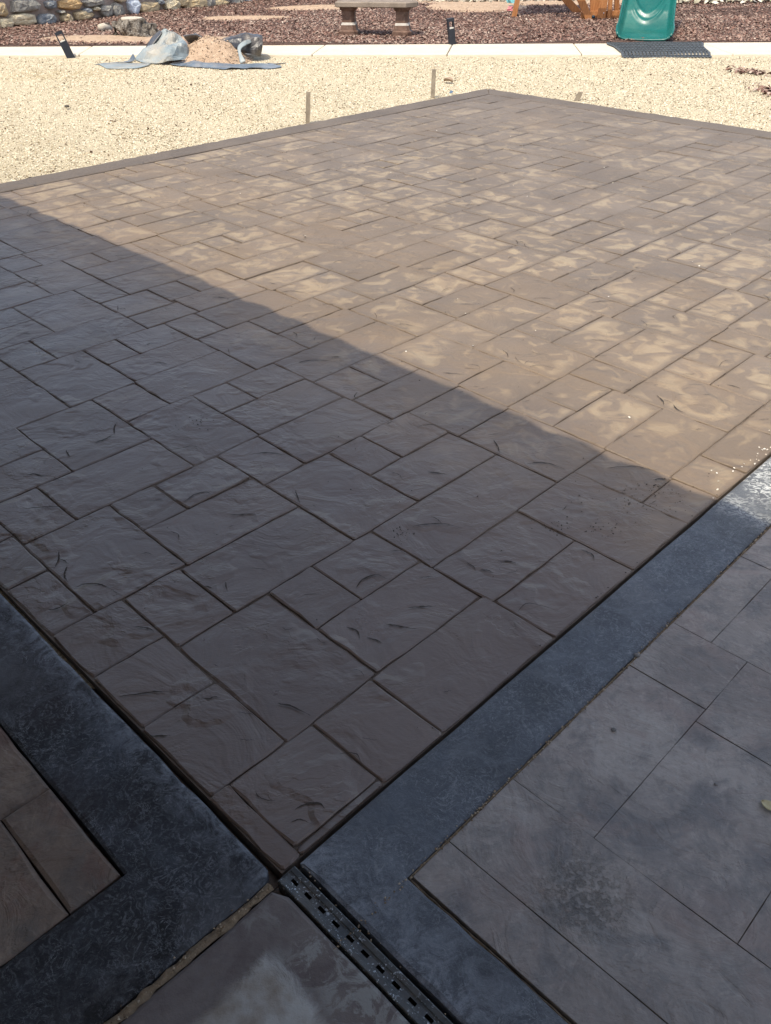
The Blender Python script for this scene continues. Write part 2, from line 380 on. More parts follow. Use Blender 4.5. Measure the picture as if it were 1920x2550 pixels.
# ================================================================== THE NEW STAMPED SLAB
STONES = [(200,508,250,701),(481,938,0,250),(31,280,20,250),(928,1575,439,705),(116,420,980,1425),(508,928,250,487),(-18,201,250,527),(392,857,702,970),(1342,1667,0,439),(280,481,0,250),(938,1342,0,210),(857,1152,704,1152),(928,1342,210,439),(420,857,970,1218),(-18,200,527,763),(301,758,1425,1695),(1575,1883,439,888),(438,758,1695,2138),(-18,438,1695,1912),(758,1059,1425,1874),(199,392,701,980),(-18,199,763,980),(1879,2310,178,449),(1044,1496,1152,1428),(2309,2627,178,632),(1152,1574,705,935),(212,668,2138,2405),(678,928,487,703),(1489,2135,1616,1876),(667,971,2139,2590),(1883,2308,449,679),(1899,2214,1170,1617),(1059,1490,1428,1666),(223,667,2405,2646),(959,1399,1874,2146),(-18,116,980,1251),(508,678,487,702),(2214,2513,900,1352),(131,438,1912,2137),(1399,1698,1876,2323),(2501,2961,633,905),(120,301,1425,1695),(1573,1889,888,1154),(1496,1899,1154,1383),(2627,3050,178,416),(1667,1879,171,439),(590,856,1218,1425),(3051,3350,0,370),(2961,3264,635,1097),(851,1312,2591,2861),(-18,31,0,250),(983,1312,2861,3305),(1889,2214,899,1170),(2597,3051,0,178),(3238,3719,371,647),(2135,2430,1617,2079),(2086,2408,0,178),(-18,116,1251,1486),(971,1399,2146,2372),(856,1044,1151,1425),(2409,2859,1353,1628),(2513,2961,905,1137),(1319,1573,935,1153),(1573,2047,2325,2588),(420,590,1218,1425),(2859,3159,1355,1810),(755,1209,3305,3582),(1667,1875,0,171),(560,983,2860,3081),(1698,2135,1876,2105),(3719,3991,372,826),(2029,2672,2786,3042),(1413,1850,4031,4499),(-18,120,1486,1695),(1875,2086,0,178),(565,983,3081,3305),(3149,3608,1097,1365),(3264,3720,647,878),(1209,1492,3304,3765),(2448,2769,2332,2786),(2047,2306,679,900),(758,959,1874,2139),(1698,2116,2105,2328),(1487,1935,3036,3310),(2315,2783,2081,2332),(3607,3897,1098,1546),(1152,1319,935,1152),(2769,3419,2534,2786),(2430,2857,1628,1859),(399,666,2646,2860),(1935,2230,3040,3494),(3042,3506,1810,2087),(1235,1489,1666,1875),(3884,4333,827,1095),(774,1208,3582,3817),(2307,2501,632,901),(3184,3506,2088,2535),(1602,2031,2588,2806),(1117,1413,4035,4492),(4333,4632,829,1284),(3159,3606,1365,1598),(1490,1696,1383,1616),(2789,3049,416,634),(3506,3804,1811,2260),(1386,1851,3765,4031),(2672,2973,2786,3244),(2031,2448,2552,2785),(2047,2448,2330,2552),(1492,1934,3310,3545),(3820,4143,2264,2777),(2408,2597,0,178),(1851,2142,3766,4237),(1696,1899,1383,1616),(1883,2047,679,899),(1135,1398,2372,2591),(3786,4240,1547,1814),(666,851,2590,2861),(2122,2591,3495,3777),(1059,1235,1666,1874),(3897,4333,1095,1330),(1312,1584,2778,3034),(4240,4538,1548,2003),(3049,3238,370,635),(2214,2409,1351,1618),(2769,3184,2299,2534),(2230,2670,3042,3279),(2591,2885,3499,3969),(2693,2953,1137,1354),(1303,1765,4494,4758),(4520,4975,1285,1552),(2783,3184,2086,2299),(31,280,0,20),(4974,5273,1286,1741),(4632,5067,833,1068),(1313,1602,2591,2778),(4143,4445,2265,2722),(2627,2789,416,633),(3804,4239,1814,2049),(2973,3408,2786,3032),(1398,1573,2322,2592),(3319,3618,3247,3704),(3448,3722,878,1098),(2142,2590,3777,4020),(2892,3319,3245,3518),(5254,5709,1022,1289),(2493,2793,4238,4687),(2953,3149,1097,1355),(5709,6007,1024,1479),(2071,2493,4237,4512),(971,1135,2372,2590),(4427,4881,2004,2271),(1768,2029,2806,3038),(4881,5179,2005,2460),(2603,2855,1859,2083),(1322,1756,4758,4993),(3599,4054,2985,3252),(2116,2315,2079,2331),(3419,3820,2536,2778),(4538,4974,1552,1787),(2513,2693,1137,1353),(4054,4352,2987,3441),(3506,3820,2260,2536),(2760,3225,3969,4223),(1756,2224,4735,4969),(3225,3524,3969,4423),(5161,5616,1742,2009),(947,1207,3817,4035),(1311,1487,3034,3304),(2885,3318,3518,3751),(4163,4425,611,828),(5615,5914,1743,2198),(4333,4788,2723,2990),(1952,2406,4966,5215),(1765,2170,4507,4735),(5273,5708,1289,1525),(4788,5086,2724,3179),(2856,3042,1810,2086),(3337,3605,1598,1811),(3506,3961,3704,3971),(3264,3448,878,1097),(3960,4259,3706,4160),(4445,4880,2271,2506),(2406,2694,4959,5375),(5895,6350,1479,1746),(1584,1768,2806,3035),(2684,3133,4688,4952),(3133,3431,4688,5142),(3618,4053,3252,3487),(2793,3225,4223,4470),(6350,6648,1481,1936),(5068,5522,2461,2728),(1678,1934,3545,3766),(3721,3884,826,1098),(5522,5820,2462,2917),(2430,2603,1859,2080),(4240,4695,3442,3709),(4695,4993,3443,3898),(1208,1386,3765,4036),(4070,4332,1330,1548),(5179,5615,2009,2244),(3413,3867,4423,4690),(3867,4166,4425,4880),(4352,4787,2990,3225),(5802,6257,2198,2465),(2401,2668,3279,3497),(6256,6555,2200,2655),(3605,3786,1546,1812),(3524,3960,3971,4207),(4975,5429,3180,3447),(1934,2122,3494,3766),(5429,5727,3181,3636),(2694,3132,4952,5188),(3991,4163,611,827),(5914,6349,1746,1982),(4147,4602,4161,4428),(4601,4900,4163,4617),(2668,2892,3244,3500),(4804,5066,1068,1285),(3159,3337,1598,1810),(1850,2071,4236,4508),(3408,3710,2779,2985),(5086,5521,2728,2963),(1492,1678,3545,3765),(6536,6991,1936,2203),(2170,2492,4514,4735),(6991,7289,1938,2391),(4332,4520,1284,1549),(4259,4694,3709,3944),(3977,4238,2049,2265),(5709,6163,2918,3185),(6163,6462,2919,3374),(3431,3866,4690,4926),(4881,5336,3899,4166),(5336,5634,3900,4355),(3148,3408,3032,3246),(4054,4513,4880,5147),(3320,3781,5142,5375),(5820,6256,2465,2701),(2327,2588,4020,4238),(4513,4807,4882,5329),(4993,5428,3447,3682),(6443,6898,2655,2922),(6897,7196,2657,3110),(3897,4070,1330,1547),(1964,2406,5215,5375),(4711,4973,1787,2005),(5066,5254,1022,1286),(6070,6368,3638,4093),(4166,4601,4428,4663),(5616,6070,3637,3904),(1494,1744,4993,5211),(5242,5541,4619,5074),(4788,5243,4618,4885),(4239,4427,2003,2265),(6555,6990,2203,2439),(2224,2491,4735,4962),(3408,3599,2985,3248),(2230,2401,3279,3495),(3056,3317,3751,3969),(3884,4143,2777,2986),(5727,6162,3185,3420),(6804,7103,3376,3829),(6350,6804,3374,3641),(4900,5335,4166,4401),(5445,5707,1525,1742),(4632,4804,1068,1285),(5977,6275,4357,4812),(5522,5977,4356,4623),(5429,5890,5075,5375),(1744,1952,4970,5213),(4618,4879,2506,2724),(4074,4513,5147,5375),(4973,5161,1741,2006),(3804,3977,2049,2264),(2589,2760,3969,4238),(6462,6897,2922,3158),(2142,2327,4020,4237),(4143,4333,2722,2987),(3790,4052,3488,3705),(2973,3148,3032,3245),(5634,6069,3904,4139),(2959,3224,4470,4688),(6711,7009,4095,4549),(6257,6711,4094,4361),(3317,3506,3703,3969),(1671,1964,5212,5375),(4807,5242,4885,5120),(2492,2684,4687,4957),(5352,5614,2244,2461),(5707,5895,1479,1743),(4538,4711,1787,2004),(6368,6803,3641,3877),(4525,4786,3225,3443),(4880,5068,2460,2725),(5541,5976,4623,4858),(6619,6916,4814,5268),(6163,6619,4813,5080),(3697,3959,4207,4424),(6183,6619,5080,5375),(4052,4240,3441,3706),(3710,3884,2778,2985),(3224,3413,4422,4689),(2885,3056,3751,3969),(6086,6348,1982,2199),(5259,5520,2963,3181),(6275,6710,4361,4596),(3781,4074,5144,5375),(5273,5445,1525,1741),(5614,5802,2198,2462),(4431,4693,3944,4162),(6898,7330,4549,4817),(4445,4618,2506,2723),(4786,4975,3179,3444),(3604,3866,4926,5143),(6821,7082,1720,1937),(2870,3131,5188,5375),(3618,3790,3487,3704),(3959,4147,4160,4425),(5993,6255,2701,2918),(6348,6536,1935,2200),(6991,7330,3829,4098),(5166,5427,3682,3900),(2793,2959,4470,4688),(5521,5709,2917,3182),(5179,5352,2244,2461),(4338,4600,4664,4881),(4693,4881,3898,4163),(5890,6183,5076,5375),(4352,4525,3225,3442),(6727,6989,2439,2656),(3132,3320,5142,5375),(3866,4054,4879,5144),(3524,3697,4207,4423),(5900,6162,3420,3637),(6916,7330,4817,5053),(6255,6443,2655,2919),(5072,5334,4401,4619),(5914,6086,1982,2198),(7084,7330,3110,3379),(5428,5616,3636,3901),(5086,5259,2963,3180),(4600,4788,4617,4882),(6634,6896,3158,3375),(7009,7330,4098,4334),(4259,4431,3944,4161),(6989,7177,2391,2657),(5807,6068,4139,4357),(2694,2870,5188,5375),(3431,3604,4926,5142),(6648,6821,1720,1936),(6162,6350,3374,3638),(5820,5993,2701,2917),(5334,5522,4355,4620),(4979,5241,5120,5329),(5241,5429,5074,5375),(4993,5166,3682,3899),(6541,6803,3877,4094),(5713,5975,4858,5076),(4166,4338,4663,4880),(6896,7084,3110,3376),(6069,6257,4093,4358),(7103,7330,3379,3614),(6555,6727,2439,2655),(5727,5900,3420,3637),(7177,7330,2391,2660),(6448,6709,4596,4813),(4900,5072,4401,4618),(6803,6991,3829,4095),(5975,6163,4812,5077),(7103,7330,3614,3829),(6462,6634,3158,3374),(5634,5807,4139,4356),(6710,6898,4549,4814),(4807,4979,5120,5329),(6804,7330,5268,5375),(6368,6541,3877,4093),(5541,5713,4858,5075),(4502,5242,5329,5375),(7089,7330,5053,5268),(7196,7330,2660,2895),(2112,2692,3495,3511),(6275,6448,4596,4813),(7196,7330,2895,3110),(7009,7182,4334,4549),(6916,7089,5053,5268),(7182,7330,4334,4549),(2669,2684,3030,3480),(6619,6804,5268,5375),(1522,1862,4498,4512),(1850,1864,4020,4240),(-18,560,2859,3125),(-18,223,2407,2859),(-18,212,2137,2407),(133,565,3125,3360),(34,476,3576,3844),(475,774,3578,4033),(3972,4427,109,376),(34,475,3844,4079),(4426,4725,110,565),(382,681,4299,4752),(-18,133,3125,3576),(-18,131,1912,2136),(-18,383,4298,4563),(662,1117,4034,4301),(3350,3782,0,154),(3991,4426,376,611),(-18,296,5016,5375),(-18,382,4563,4798),(4613,5068,566,833),(569,1024,4753,5020),(4725,5160,113,349),(5067,5366,567,1022),(681,1116,4301,4536),(1023,1322,4754,5210),(305,565,3360,3577),(223,399,2646,2859),(3522,3782,154,372),(5347,5802,303,570),(296,587,5017,5375),(5802,6100,305,760),(5161,5459,0,303),(565,755,3305,3578),(587,1023,5020,5255),(3782,3972,108,373),(6082,6536,50,308),(212,474,4079,4299),(6536,6834,50,497),(5366,5801,570,806),(133,306,3360,3576),(3350,3522,154,371),(5988,6443,760,1027),(-18,34,3575,4298),(6443,6741,762,1217),(6100,6535,308,544),(474,662,4033,4299),(119,381,4799,5017),(6723,7177,498,765),(34,212,4079,4298),(4706,5161,0,113),(3782,4083,0,108),(6834,7264,50,281),(4897,5159,349,566),(6007,6442,1027,1263),(853,1115,4536,4754),(4425,4613,565,829),(381,569,4752,5017),(6629,7084,1217,1484),(1210,1671,5210,5375),(774,947,3817,4034),(6741,7176,765,1000),(5632,5888,87,304),(5159,5347,303,567),(1115,1303,4491,4755),(7084,7330,1219,1670),(6072,7330,0,50),(6648,7083,1484,1720),(4256,4512,0,109),(5888,6082,40,305),(4725,4898,349,565),(5539,5800,806,1023),(681,853,4536,4753),(-18,119,4798,5016),(5459,5888,0,87),(6273,6534,544,761),(5459,5632,87,303),(5800,5988,759,1024),(7177,7330,500,951),(4083,4256,0,109),(4512,4706,0,110),(7007,7262,281,499),(6180,6441,1263,1480),(6535,6723,497,762),(5366,5539,806,1022),(1322,1494,4993,5210),(6914,7175,1001,1218),(760,1022,5255,5375),(6100,6273,544,760),(6441,6629,1216,1481),(7082,7330,1670,1938),(1022,1210,5209,5375),(6834,7007,281,498),(6007,6180,1263,1479),(587,760,5255,5375),(6741,6914,1000,1217),(7176,7330,951,1219),(7262,7330,238,500),(7264,7330,50,238),(5892,6072,0,40)]
slab = empty('patio_slab', W(3.65, 2.7), kind='structure')
U0, U1, V1 = -.020, 7.33, 5.375
b = MB(); b.hull([W(U0, 0, -.14), W(U1+.27, 0, -.14), W(U1+.27, V1+.24, -.14), W(U0, V1+.24, -.14)],
                 [W(U0, 0, -.0066), W(U1+.27, 0, -.0066), W(U1+.27, V1+.24, -.0066), W(U0, V1+.24, -.0066)])
b.build('joint_bed', MJ, slab)
def stone_geo(b, u0, u1, v0, v1, z=0., fine=True, gap=.0027, depth=.0095, local=False):
    step = .05 if fine else .13
    tiltu = random.gauss(0, .0012); tiltv = random.gauss(0, .0012); z += random.gauss(0, .0006)
    gu = gap*(1 if u0 < 2 else min(1.9, 1+.3*(u0-2))); a0 = u0+gu; a1 = u1-gu; c0 = v0+gap; c1 = v1-gap; r = min(.0055, (a1-a0)*.3, (c1-c0)*.3)
    loop = []
    def edge(p, q):
        n = max(2, int(math.dist(p, q)/step))
        for i in range(n): loop.append((p[0]+(q[0]-p[0])*i/n, p[1]+(q[1]-p[1])*i/n))
    cs = [(a0, c0), (a1, c0), (a1, c1), (a0, c1)]
    for i in range(4):
        p = cs[i]; q = cs[(i+1) % 4]; d = (q[0]-p[0], q[1]-p[1]); l = math.hypot(*d); d = (d[0]/l, d[1]/l)
        edge((p[0]+d[0]*r, p[1]+d[1]*r), (q[0]-d[0]*r, q[1]-d[1]*r)); loop.append((q[0]-d[0]*r, q[1]-d[1]*r))
    n = len(loop); cu = (a0+a1)/2; cv = (c0+c1)/2; ph = random.uniform(0, 99)
    out = []; inn = []; bot = []
    amp = .0040 if fine else .0035
    for (x, y) in loop:
        q = noise.noise(Vector((x*22+ph, y*22, 0)))*amp + random.gauss(0, amp*.22)
        dx, dy = x-cu, y-cv; sx = 1+q/max(.02, abs(dx)) if abs(abs(dx)-(a1-a0)/2) < .02 else 1; sy = 1+q/max(.02, abs(dy)) if abs(abs(dy)-(c1-c0)/2) < .02 else 1
        x2 = cu+dx*sx; y2 = cv+dy*sy
        k = 1-random.uniform(.002, .0065)/max(abs(x2-cu), .03); m = 1-random.uniform(.002, .0065)/max(abs(y2-cv), .03)
        zz = z+tiltu*(x2-cu)/(a1-a0)*2+tiltv*(y2-cv)/(c1-c0)*2
        ed = noise.noise(Vector((x*9, y*9, 5)))*.0018
        F = (lambda a_, b_, c_: (a_-cu, b_-cv, c_)) if local else W
        inn.append(F(cu+(x2-cu)*k, cv+(y2-cv)*m, zz+ed*.4)); out.append(F(x2, y2, zz-.0032+ed)); bot.append(F(x2, y2, z-depth))
    vs = bot+out+inn
    fs = [(i, (i+1) % n, n+(i+1) % n, n+i) for i in range(n)]+[(n+i, n+(i+1) % n, 2*n+(i+1) % n, 2*n+i) for i in range(n)]+[tuple(range(2*n, 3*n))]
    b.add(vs, fs, False)
rest = MB()
for k, s_ in enumerate(STONES):
    q = [x/1000 for x in s_]
    thin = min(q[1]-q[0], q[3]-q[2]) < .06
    if k < 299:
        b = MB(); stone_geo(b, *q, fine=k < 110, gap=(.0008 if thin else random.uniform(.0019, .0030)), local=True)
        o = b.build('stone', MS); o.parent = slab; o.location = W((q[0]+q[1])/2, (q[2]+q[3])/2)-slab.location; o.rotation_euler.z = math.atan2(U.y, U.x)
    else: stone_geo(rest, *q, fine=False)
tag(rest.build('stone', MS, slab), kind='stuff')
# trowelled border along the two far sides
def border(p0, p1, q0, q1, nseg):
    b = MB(); rings = []
    for i in range(nseg+1):
        t = i/nseg; a = Vector(p0).lerp(Vector(p1), t); c = Vector(q0).lerp(Vector(q1), t)
        d = (c-a); j = 1+noise.noise(Vector((i*.9, 3, 0)))*.035 + random.gauss(0, .012); c = a+d*j
        rings.append([W(a.x, a.y, -.10), W(a.x, a.y, .001), W(a.x+d.x*.04, a.y+d.y*.04, .005), W(c.x-d.x*.08, c.y-d.y*.08, .006+random.gauss(0, .001)), W(c.x, c.y, -.004+random.gauss(0, .003)), W(c.x+d.x*.06, c.y+d.y*.06, -.10)])
    b.loft(rings); b.build('border_strip', MB_BORDER, slab)
border((U0-.0, V1+.004, 0), (U1, V1+.004, 0), (U0, V1+.232, 0), (U1+.27, V1+.25, 0), 110)
border((U1+.004, V1+.002, 0), (U1+.004, 0, 0), (U1+.26, V1+.22, 0), (U1+.26, 0, 0), 90)

# stamp marks: chipped curves and cracks pressed by the mats
MARKS = [[[0.128,1.115],[0.16,1.107],[0.19,1.069],[0.204,0.995]],[[0.18,1.306],[0.155,1.266],[0.126,1.236]],[[0.159,1.266],[0.169,1.252],[0.168,1.227]],[[0.162,1.222],[0.135,1.191],[0.126,1.152]],[[0.701,0.532],[0.74,0.544],[0.783,0.531],[0.792,0.495]],[[0.649,0.365],[0.67,0.333],[0.696,0.287]],[[0.567,0.43],[0.579,0.399],[0.561,0.372]],[[0.579,0.362],[0.589,0.336],[0.593,0.314]],[[-0.004,0.653],[0.042,0.622],[0.076,0.597],[0.108,0.561]],[[0.161,0.847],[0.184,0.816],[0.188,0.791]],[[0.664,1.087],[0.701,1.053],[0.737,1.021]],[[1.033,0.618],[1.073,0.596],[1.117,0.554],[1.137,0.497]],[[1.015,0.378],[1.014,0.351],[1.004,0.33]],[[1.015,0.325],[1.029,0.311],[1.032,0.288]],[[1.086,0.313],[1.109,0.287],[1.118,0.259]],[[1.764,0.366],[1.839,0.311],[1.859,0.268],[1.868,0.224]],[[1.813,0.209],[1.838,0.192],[1.854,0.172]],[[0.26,0.354],[0.279,0.32],[0.292,0.263]],[[0.095,0.091],[0.124,0.082],[0.141,0.064],[0.141,0.044]],[[0.025,1.083],[0.049,1.067],[0.085,1.071]],[[0.45,0.822],[0.437,0.8],[0.428,0.784]],[[0.393,0.853],[0.403,0.839],[0.407,0.822]],[[1.305,0.801],[1.326,0.769],[1.345,0.729]],[[0.584,1.815],[0.638,1.811],[0.676,1.822]],[[0.676,1.822],[0.704,1.866],[0.733,1.893]],[[0.49,1.842],[0.482,1.812],[0.478,1.79]],[[0.744,0.363],[0.777,0.337],[0.805,0.311]],[[0.139,0.503],[0.151,0.487],[0.166,0.481],[0.171,0.467]],[[-0.018,0.492],[-0.001,0.474],[0.018,0.456]],[[0.311,1.784],[0.335,1.772],[0.345,1.742],[0.378,1.724]],[[1.184,2.422],[1.223,2.428],[1.256,2.39]],[[1.119,2.246],[1.143,2.218],[1.159,2.176]],[[1.562,1.798],[1.624,1.765],[1.659,1.725],[1.686,1.672]],[[1.703,1.734],[1.723,1.716],[1.731,1.69]],[[1.754,2.691],[1.784,2.66],[1.799,2.609]],[[0.857,2.961],[0.878,2.938],[0.892,2.906]],[[1.64,0.773],[1.61,0.727],[1.584,0.7]],[[1.588,0.585],[1.628,0.561],[1.652,0.52],[1.657,0.46]],[[1.739,3.609],[1.77,3.597],[1.792,3.56]],[[1.562,1.79],[1.608,1.778],[1.663,1.729]]]
LA = (.73426, -.2622); LB = (-.09322, .7191)
b = MB()
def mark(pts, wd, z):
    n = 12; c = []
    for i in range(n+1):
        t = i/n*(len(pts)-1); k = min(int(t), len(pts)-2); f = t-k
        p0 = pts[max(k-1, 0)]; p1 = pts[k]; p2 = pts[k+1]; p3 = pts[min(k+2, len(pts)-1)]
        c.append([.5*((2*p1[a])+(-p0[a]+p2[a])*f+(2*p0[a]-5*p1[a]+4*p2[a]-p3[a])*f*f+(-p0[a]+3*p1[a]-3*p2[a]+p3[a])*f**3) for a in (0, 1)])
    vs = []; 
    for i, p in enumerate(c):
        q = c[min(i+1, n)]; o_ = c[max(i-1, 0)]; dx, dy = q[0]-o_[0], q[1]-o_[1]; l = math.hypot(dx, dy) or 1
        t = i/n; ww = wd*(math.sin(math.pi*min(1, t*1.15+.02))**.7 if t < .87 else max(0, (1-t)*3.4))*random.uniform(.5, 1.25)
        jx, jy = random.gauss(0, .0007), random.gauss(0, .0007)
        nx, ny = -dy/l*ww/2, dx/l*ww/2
        # lip height, not applied; the slivers lie flat
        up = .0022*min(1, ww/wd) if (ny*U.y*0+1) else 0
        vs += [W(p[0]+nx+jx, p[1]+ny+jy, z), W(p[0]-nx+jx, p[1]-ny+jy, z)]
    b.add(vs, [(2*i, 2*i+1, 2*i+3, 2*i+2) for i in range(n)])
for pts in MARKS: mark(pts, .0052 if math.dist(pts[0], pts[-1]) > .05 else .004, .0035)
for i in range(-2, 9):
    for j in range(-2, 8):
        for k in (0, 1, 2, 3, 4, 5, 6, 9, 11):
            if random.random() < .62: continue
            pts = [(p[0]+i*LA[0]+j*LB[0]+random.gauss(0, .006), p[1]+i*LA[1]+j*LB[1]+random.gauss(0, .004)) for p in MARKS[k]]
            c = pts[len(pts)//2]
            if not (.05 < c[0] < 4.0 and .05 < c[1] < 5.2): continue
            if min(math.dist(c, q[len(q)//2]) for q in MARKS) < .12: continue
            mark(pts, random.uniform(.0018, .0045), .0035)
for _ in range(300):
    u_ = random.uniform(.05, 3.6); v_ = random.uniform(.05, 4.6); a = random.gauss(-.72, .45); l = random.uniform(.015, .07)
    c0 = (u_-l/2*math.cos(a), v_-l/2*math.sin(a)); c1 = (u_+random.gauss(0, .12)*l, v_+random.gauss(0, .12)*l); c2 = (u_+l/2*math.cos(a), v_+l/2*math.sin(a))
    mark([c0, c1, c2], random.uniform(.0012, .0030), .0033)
tag(b.build('stamp_mark_shade', MGROOVE, slab), kind='stuff')

# ================================================================== THE OLDER PAVING AROUND IT
BZ = .006
def slabpoly(name, pts, z, mat, parent=None, kind=None, depth=.14, bw=.008, jag=.0025, seg=.05):
    """a cast piece with a slightly wavering edge, pts in patio coordinates"""
    loop = []
    for i, p in enumerate(pts):
        q = pts[(i+1) % len(pts)]; l = math.dist(p, q); n = max(1, int(min(l, 2.5)/seg))
        far = l > 2.5
        for k in range(n):
            t = k/n if not far else (k/n)**1.0
            d = ((q[0]-p[0])/l, (q[1]-p[1])/l); x = p[0]+(q[0]-p[0])*t; y = p[1]+(q[1]-p[1])*t
            j = 0 if k == 0 else noise.noise(Vector((x*7, y*7, 1)))*jag*1.6+random.gauss(0, jag*.3)
            loop.append((x-d[1]*j, y+d[0]*j))
    n = len(loop); b = MB(); ins = []
    for i in range(n):
        p, q, r = loop[i-1], loop[i], loop[(i+1) % n]
        dx, dy = r[0]-p[0], r[1]-p[1]; l = math.hypot(dx, dy) or 1; w_ = bw*random.uniform(.7, 1.3)
        ins.append((q[0]-dy/l*w_, q[1]+dx/l*w_))
    vs = [W(*p, -depth) for p in loop]+[W(*p, z-bw*.55) for p in loop]+[W(*p, z) for p in ins]
    b.add(vs, [(i, (i+1) % n, n+(i+1) % n, n+i) for i in range(n)]+[(n+i, n+(i+1) % n, 2*n+(i+1) % n, 2*n+i) for i in range(n)]+[tuple(range(2*n, 3*n))])
    o = b.build(name, mat, parent)
    return tag(o, kind=kind) if kind else o
band = empty('paving_band', W(.5, -.1), kind='structure')
slabpoly('band_piece', [(-3.4, .002), (-.062, .002), (-.038, .022), (-.036, 1.2), (-.036, 6.2), (-.2495, 6.2), (-.2495, .222), (-3.4, .222)], BZ, MBAND, band)
slabpoly('band_piece', [(.018, -3.2), (.148, -3.2), (.149, -.1935), (8.2, -.1935), (8.2, -.014), (.018, -.014)], BZ, MBAND, band)
left = empty('left_paving', W(-1, 1), kind='structure')
slabpoly('concrete_panel', [(-3.4, .229), (-.371, .229), (-.371, .527), (-3.4, .527)], .004, MLEFT, left)
slabpoly('concrete_panel', [(-.3675, .229), (-.256, .229), (-.256, .5255), (-.3675, .5255)], .005, MLEFT, left)
slabpoly('concrete_panel', [(-1.2, .5285), (-.256, .5285), (-.256, 1.2), (-1.2, 1.2)], .003, MLEFT, left)
slabpoly('concrete_panel', [(-3.4, .534), (-1.208, .534), (-1.208, 6.2), (-3.4, 6.2)], .003, MLEFT, left)
slabpoly('concrete_panel', [(-1.2, 1.208), (-.256, 1.208), (-.256, 6.2), (-1.2, 6.2)], .004, MLEFT, left)
right = empty('right_paving', W(1, -.6), kind='structure')
RX = [((.160, .270), (-.200, -1.5)), ((.273, .490), (-.200, -.900)), ((.493, .985), (-.200, -.412)), ((.988, 1.210), (-.200, -.412)),
      ((1.213, 1.62), (-.200, -.310)), ((1.213, 1.62), (-.313, -.62)), ((1.623, 2.10), (-.200, -.62)), ((2.103, 2.60), (-.200, -.45)), ((2.603, 3.4), (-.2, -.62)),
      ((2.103, 2.60), (-.453, -.62)), ((.493, .933), (-.415, -.732)), ((.936, 1.210), (-.415, -.62)), ((.493, .933), (-.735, -1.1)),
      ((.936, 1.5), (-.623, -1.1)), ((1.503, 2.3), (-.623, -1.0)), ((2.303, 3.4), (-.623, -1.2)), ((.273, .490), (-.903, -1.5)), ((.493, 1.5), (-1.103, -1.9)), ((1.503, 2.3), (-1.003, -1.9)),
      ((3.403, 5.2), (-.2, -1.2)), ((5.203, 8.2), (-.2, -1.6)), ((2.303, 5.2), (-1.203, -2.6)), ((.16, .49), (-1.503, -3.2))]
for (a, c), (d, e) in RX:
    a += .0008 if a > .17 else 0; c -= .0008
    a -= .0014 if a > .17 else 0; c += .0014; d += .0006 if d < -.21 else 0; e -= .0006
    slabpoly('concrete_panel', [(a, e), (c, e), (c, d), (a, d)], .003+random.gauss(0, .0006), MRIGHT, right, jag=.0008, bw=.0009)
b = MB(); b.hull([W(.162, -3.1, -.05), W(8.1, -3.1, -.05), W(8.1, -.205, -.05), W(.162, -.205, -.05)], [W(.162, -3.1, -.0015), W(8.1, -3.1, -.0015), W(8.1, -.205, -.0015), W(.162, -.205, -.0015)])
b.build('joint_bed', MJ, right)
bl = tag(slabpoly('cement_paving', [(-3.4, -3.2), (-.045, -3.2), (-.045, -.052), (-.062, -.019), (-3.4, -.017)], .003, MBOTTOM, kind='structure'))
b = MB(); b.hull([W(-3.4, -3.2, -.15), W(8.2, -3.2, -.15), W(8.2, -.003, -.15), W(-3.4, -.003, -.15)], [W(-3.4, -3.2, -.035), W(8.2, -3.2, -.035), W(8.2, -.003, -.035), W(-3.4, -.003, -.035)])
tag(b.build('paving_bed', MJ), kind='structure')
b = MB(); b.hull([W(-3.4, -.001, -.15), W(-.023, -.001, -.15), W(-.023, 6.2, -.15), W(-3.4, 6.2, -.15)], [W(-3.4, -.001, -.035), W(-.023, -.001, -.035), W(-.023, 6.2, -.035), W(-3.4, 6.2, -.035)])
tag(b.build('paving_bed', MJ), kind='structure')
# sandy mortar left in three joints
def sandjoint(p, q, wd, z, n, parent):
    b = MB(); L_, R_ = [], []
    l = math.dist(p, q); d = ((q[0]-p[0])/l, (q[1]-p[1])/l)
    for i in range(n+1):
        t = i/n; x = p[0]+(q[0]-p[0])*t; y = p[1]+(q[1]-p[1])*t
        wl = wd/2*random.uniform(.55, 1.2); wr = wd/2*random.uniform(.55, 1.2); zz = z+random.gauss(0, .0012)
        L_.append(W(x-d[1]*wl, y+d[0]*wl, z-.004)); R_.append(W(x+d[1]*wr, y-d[0]*wr, z-.004)); 
        L_[-1], m_ = L_[-1], W(x, y, zz); b.v += [tuple(L_[-1]), tuple(m_), tuple(R_[-1])]
    for i in range(n):
        for k in (0, 1): b.f.append((3*i+k, 3*i+k+1, 3*i+3+k+1, 3*i+3+k)); b.sm.append(False)
    tag(b.build('joint_mortar', MSAND, parent), kind='stuff')
sandjoint((-.055, -.009), (-1.6, -.008), .022, .004, 90, band)
sandjoint((.152, -.1968), (2.4, -.1965), .007, .0035, 150, right)
sandjoint((.153, -.20), (.153, -1.2), .008, -.001, 60, right)

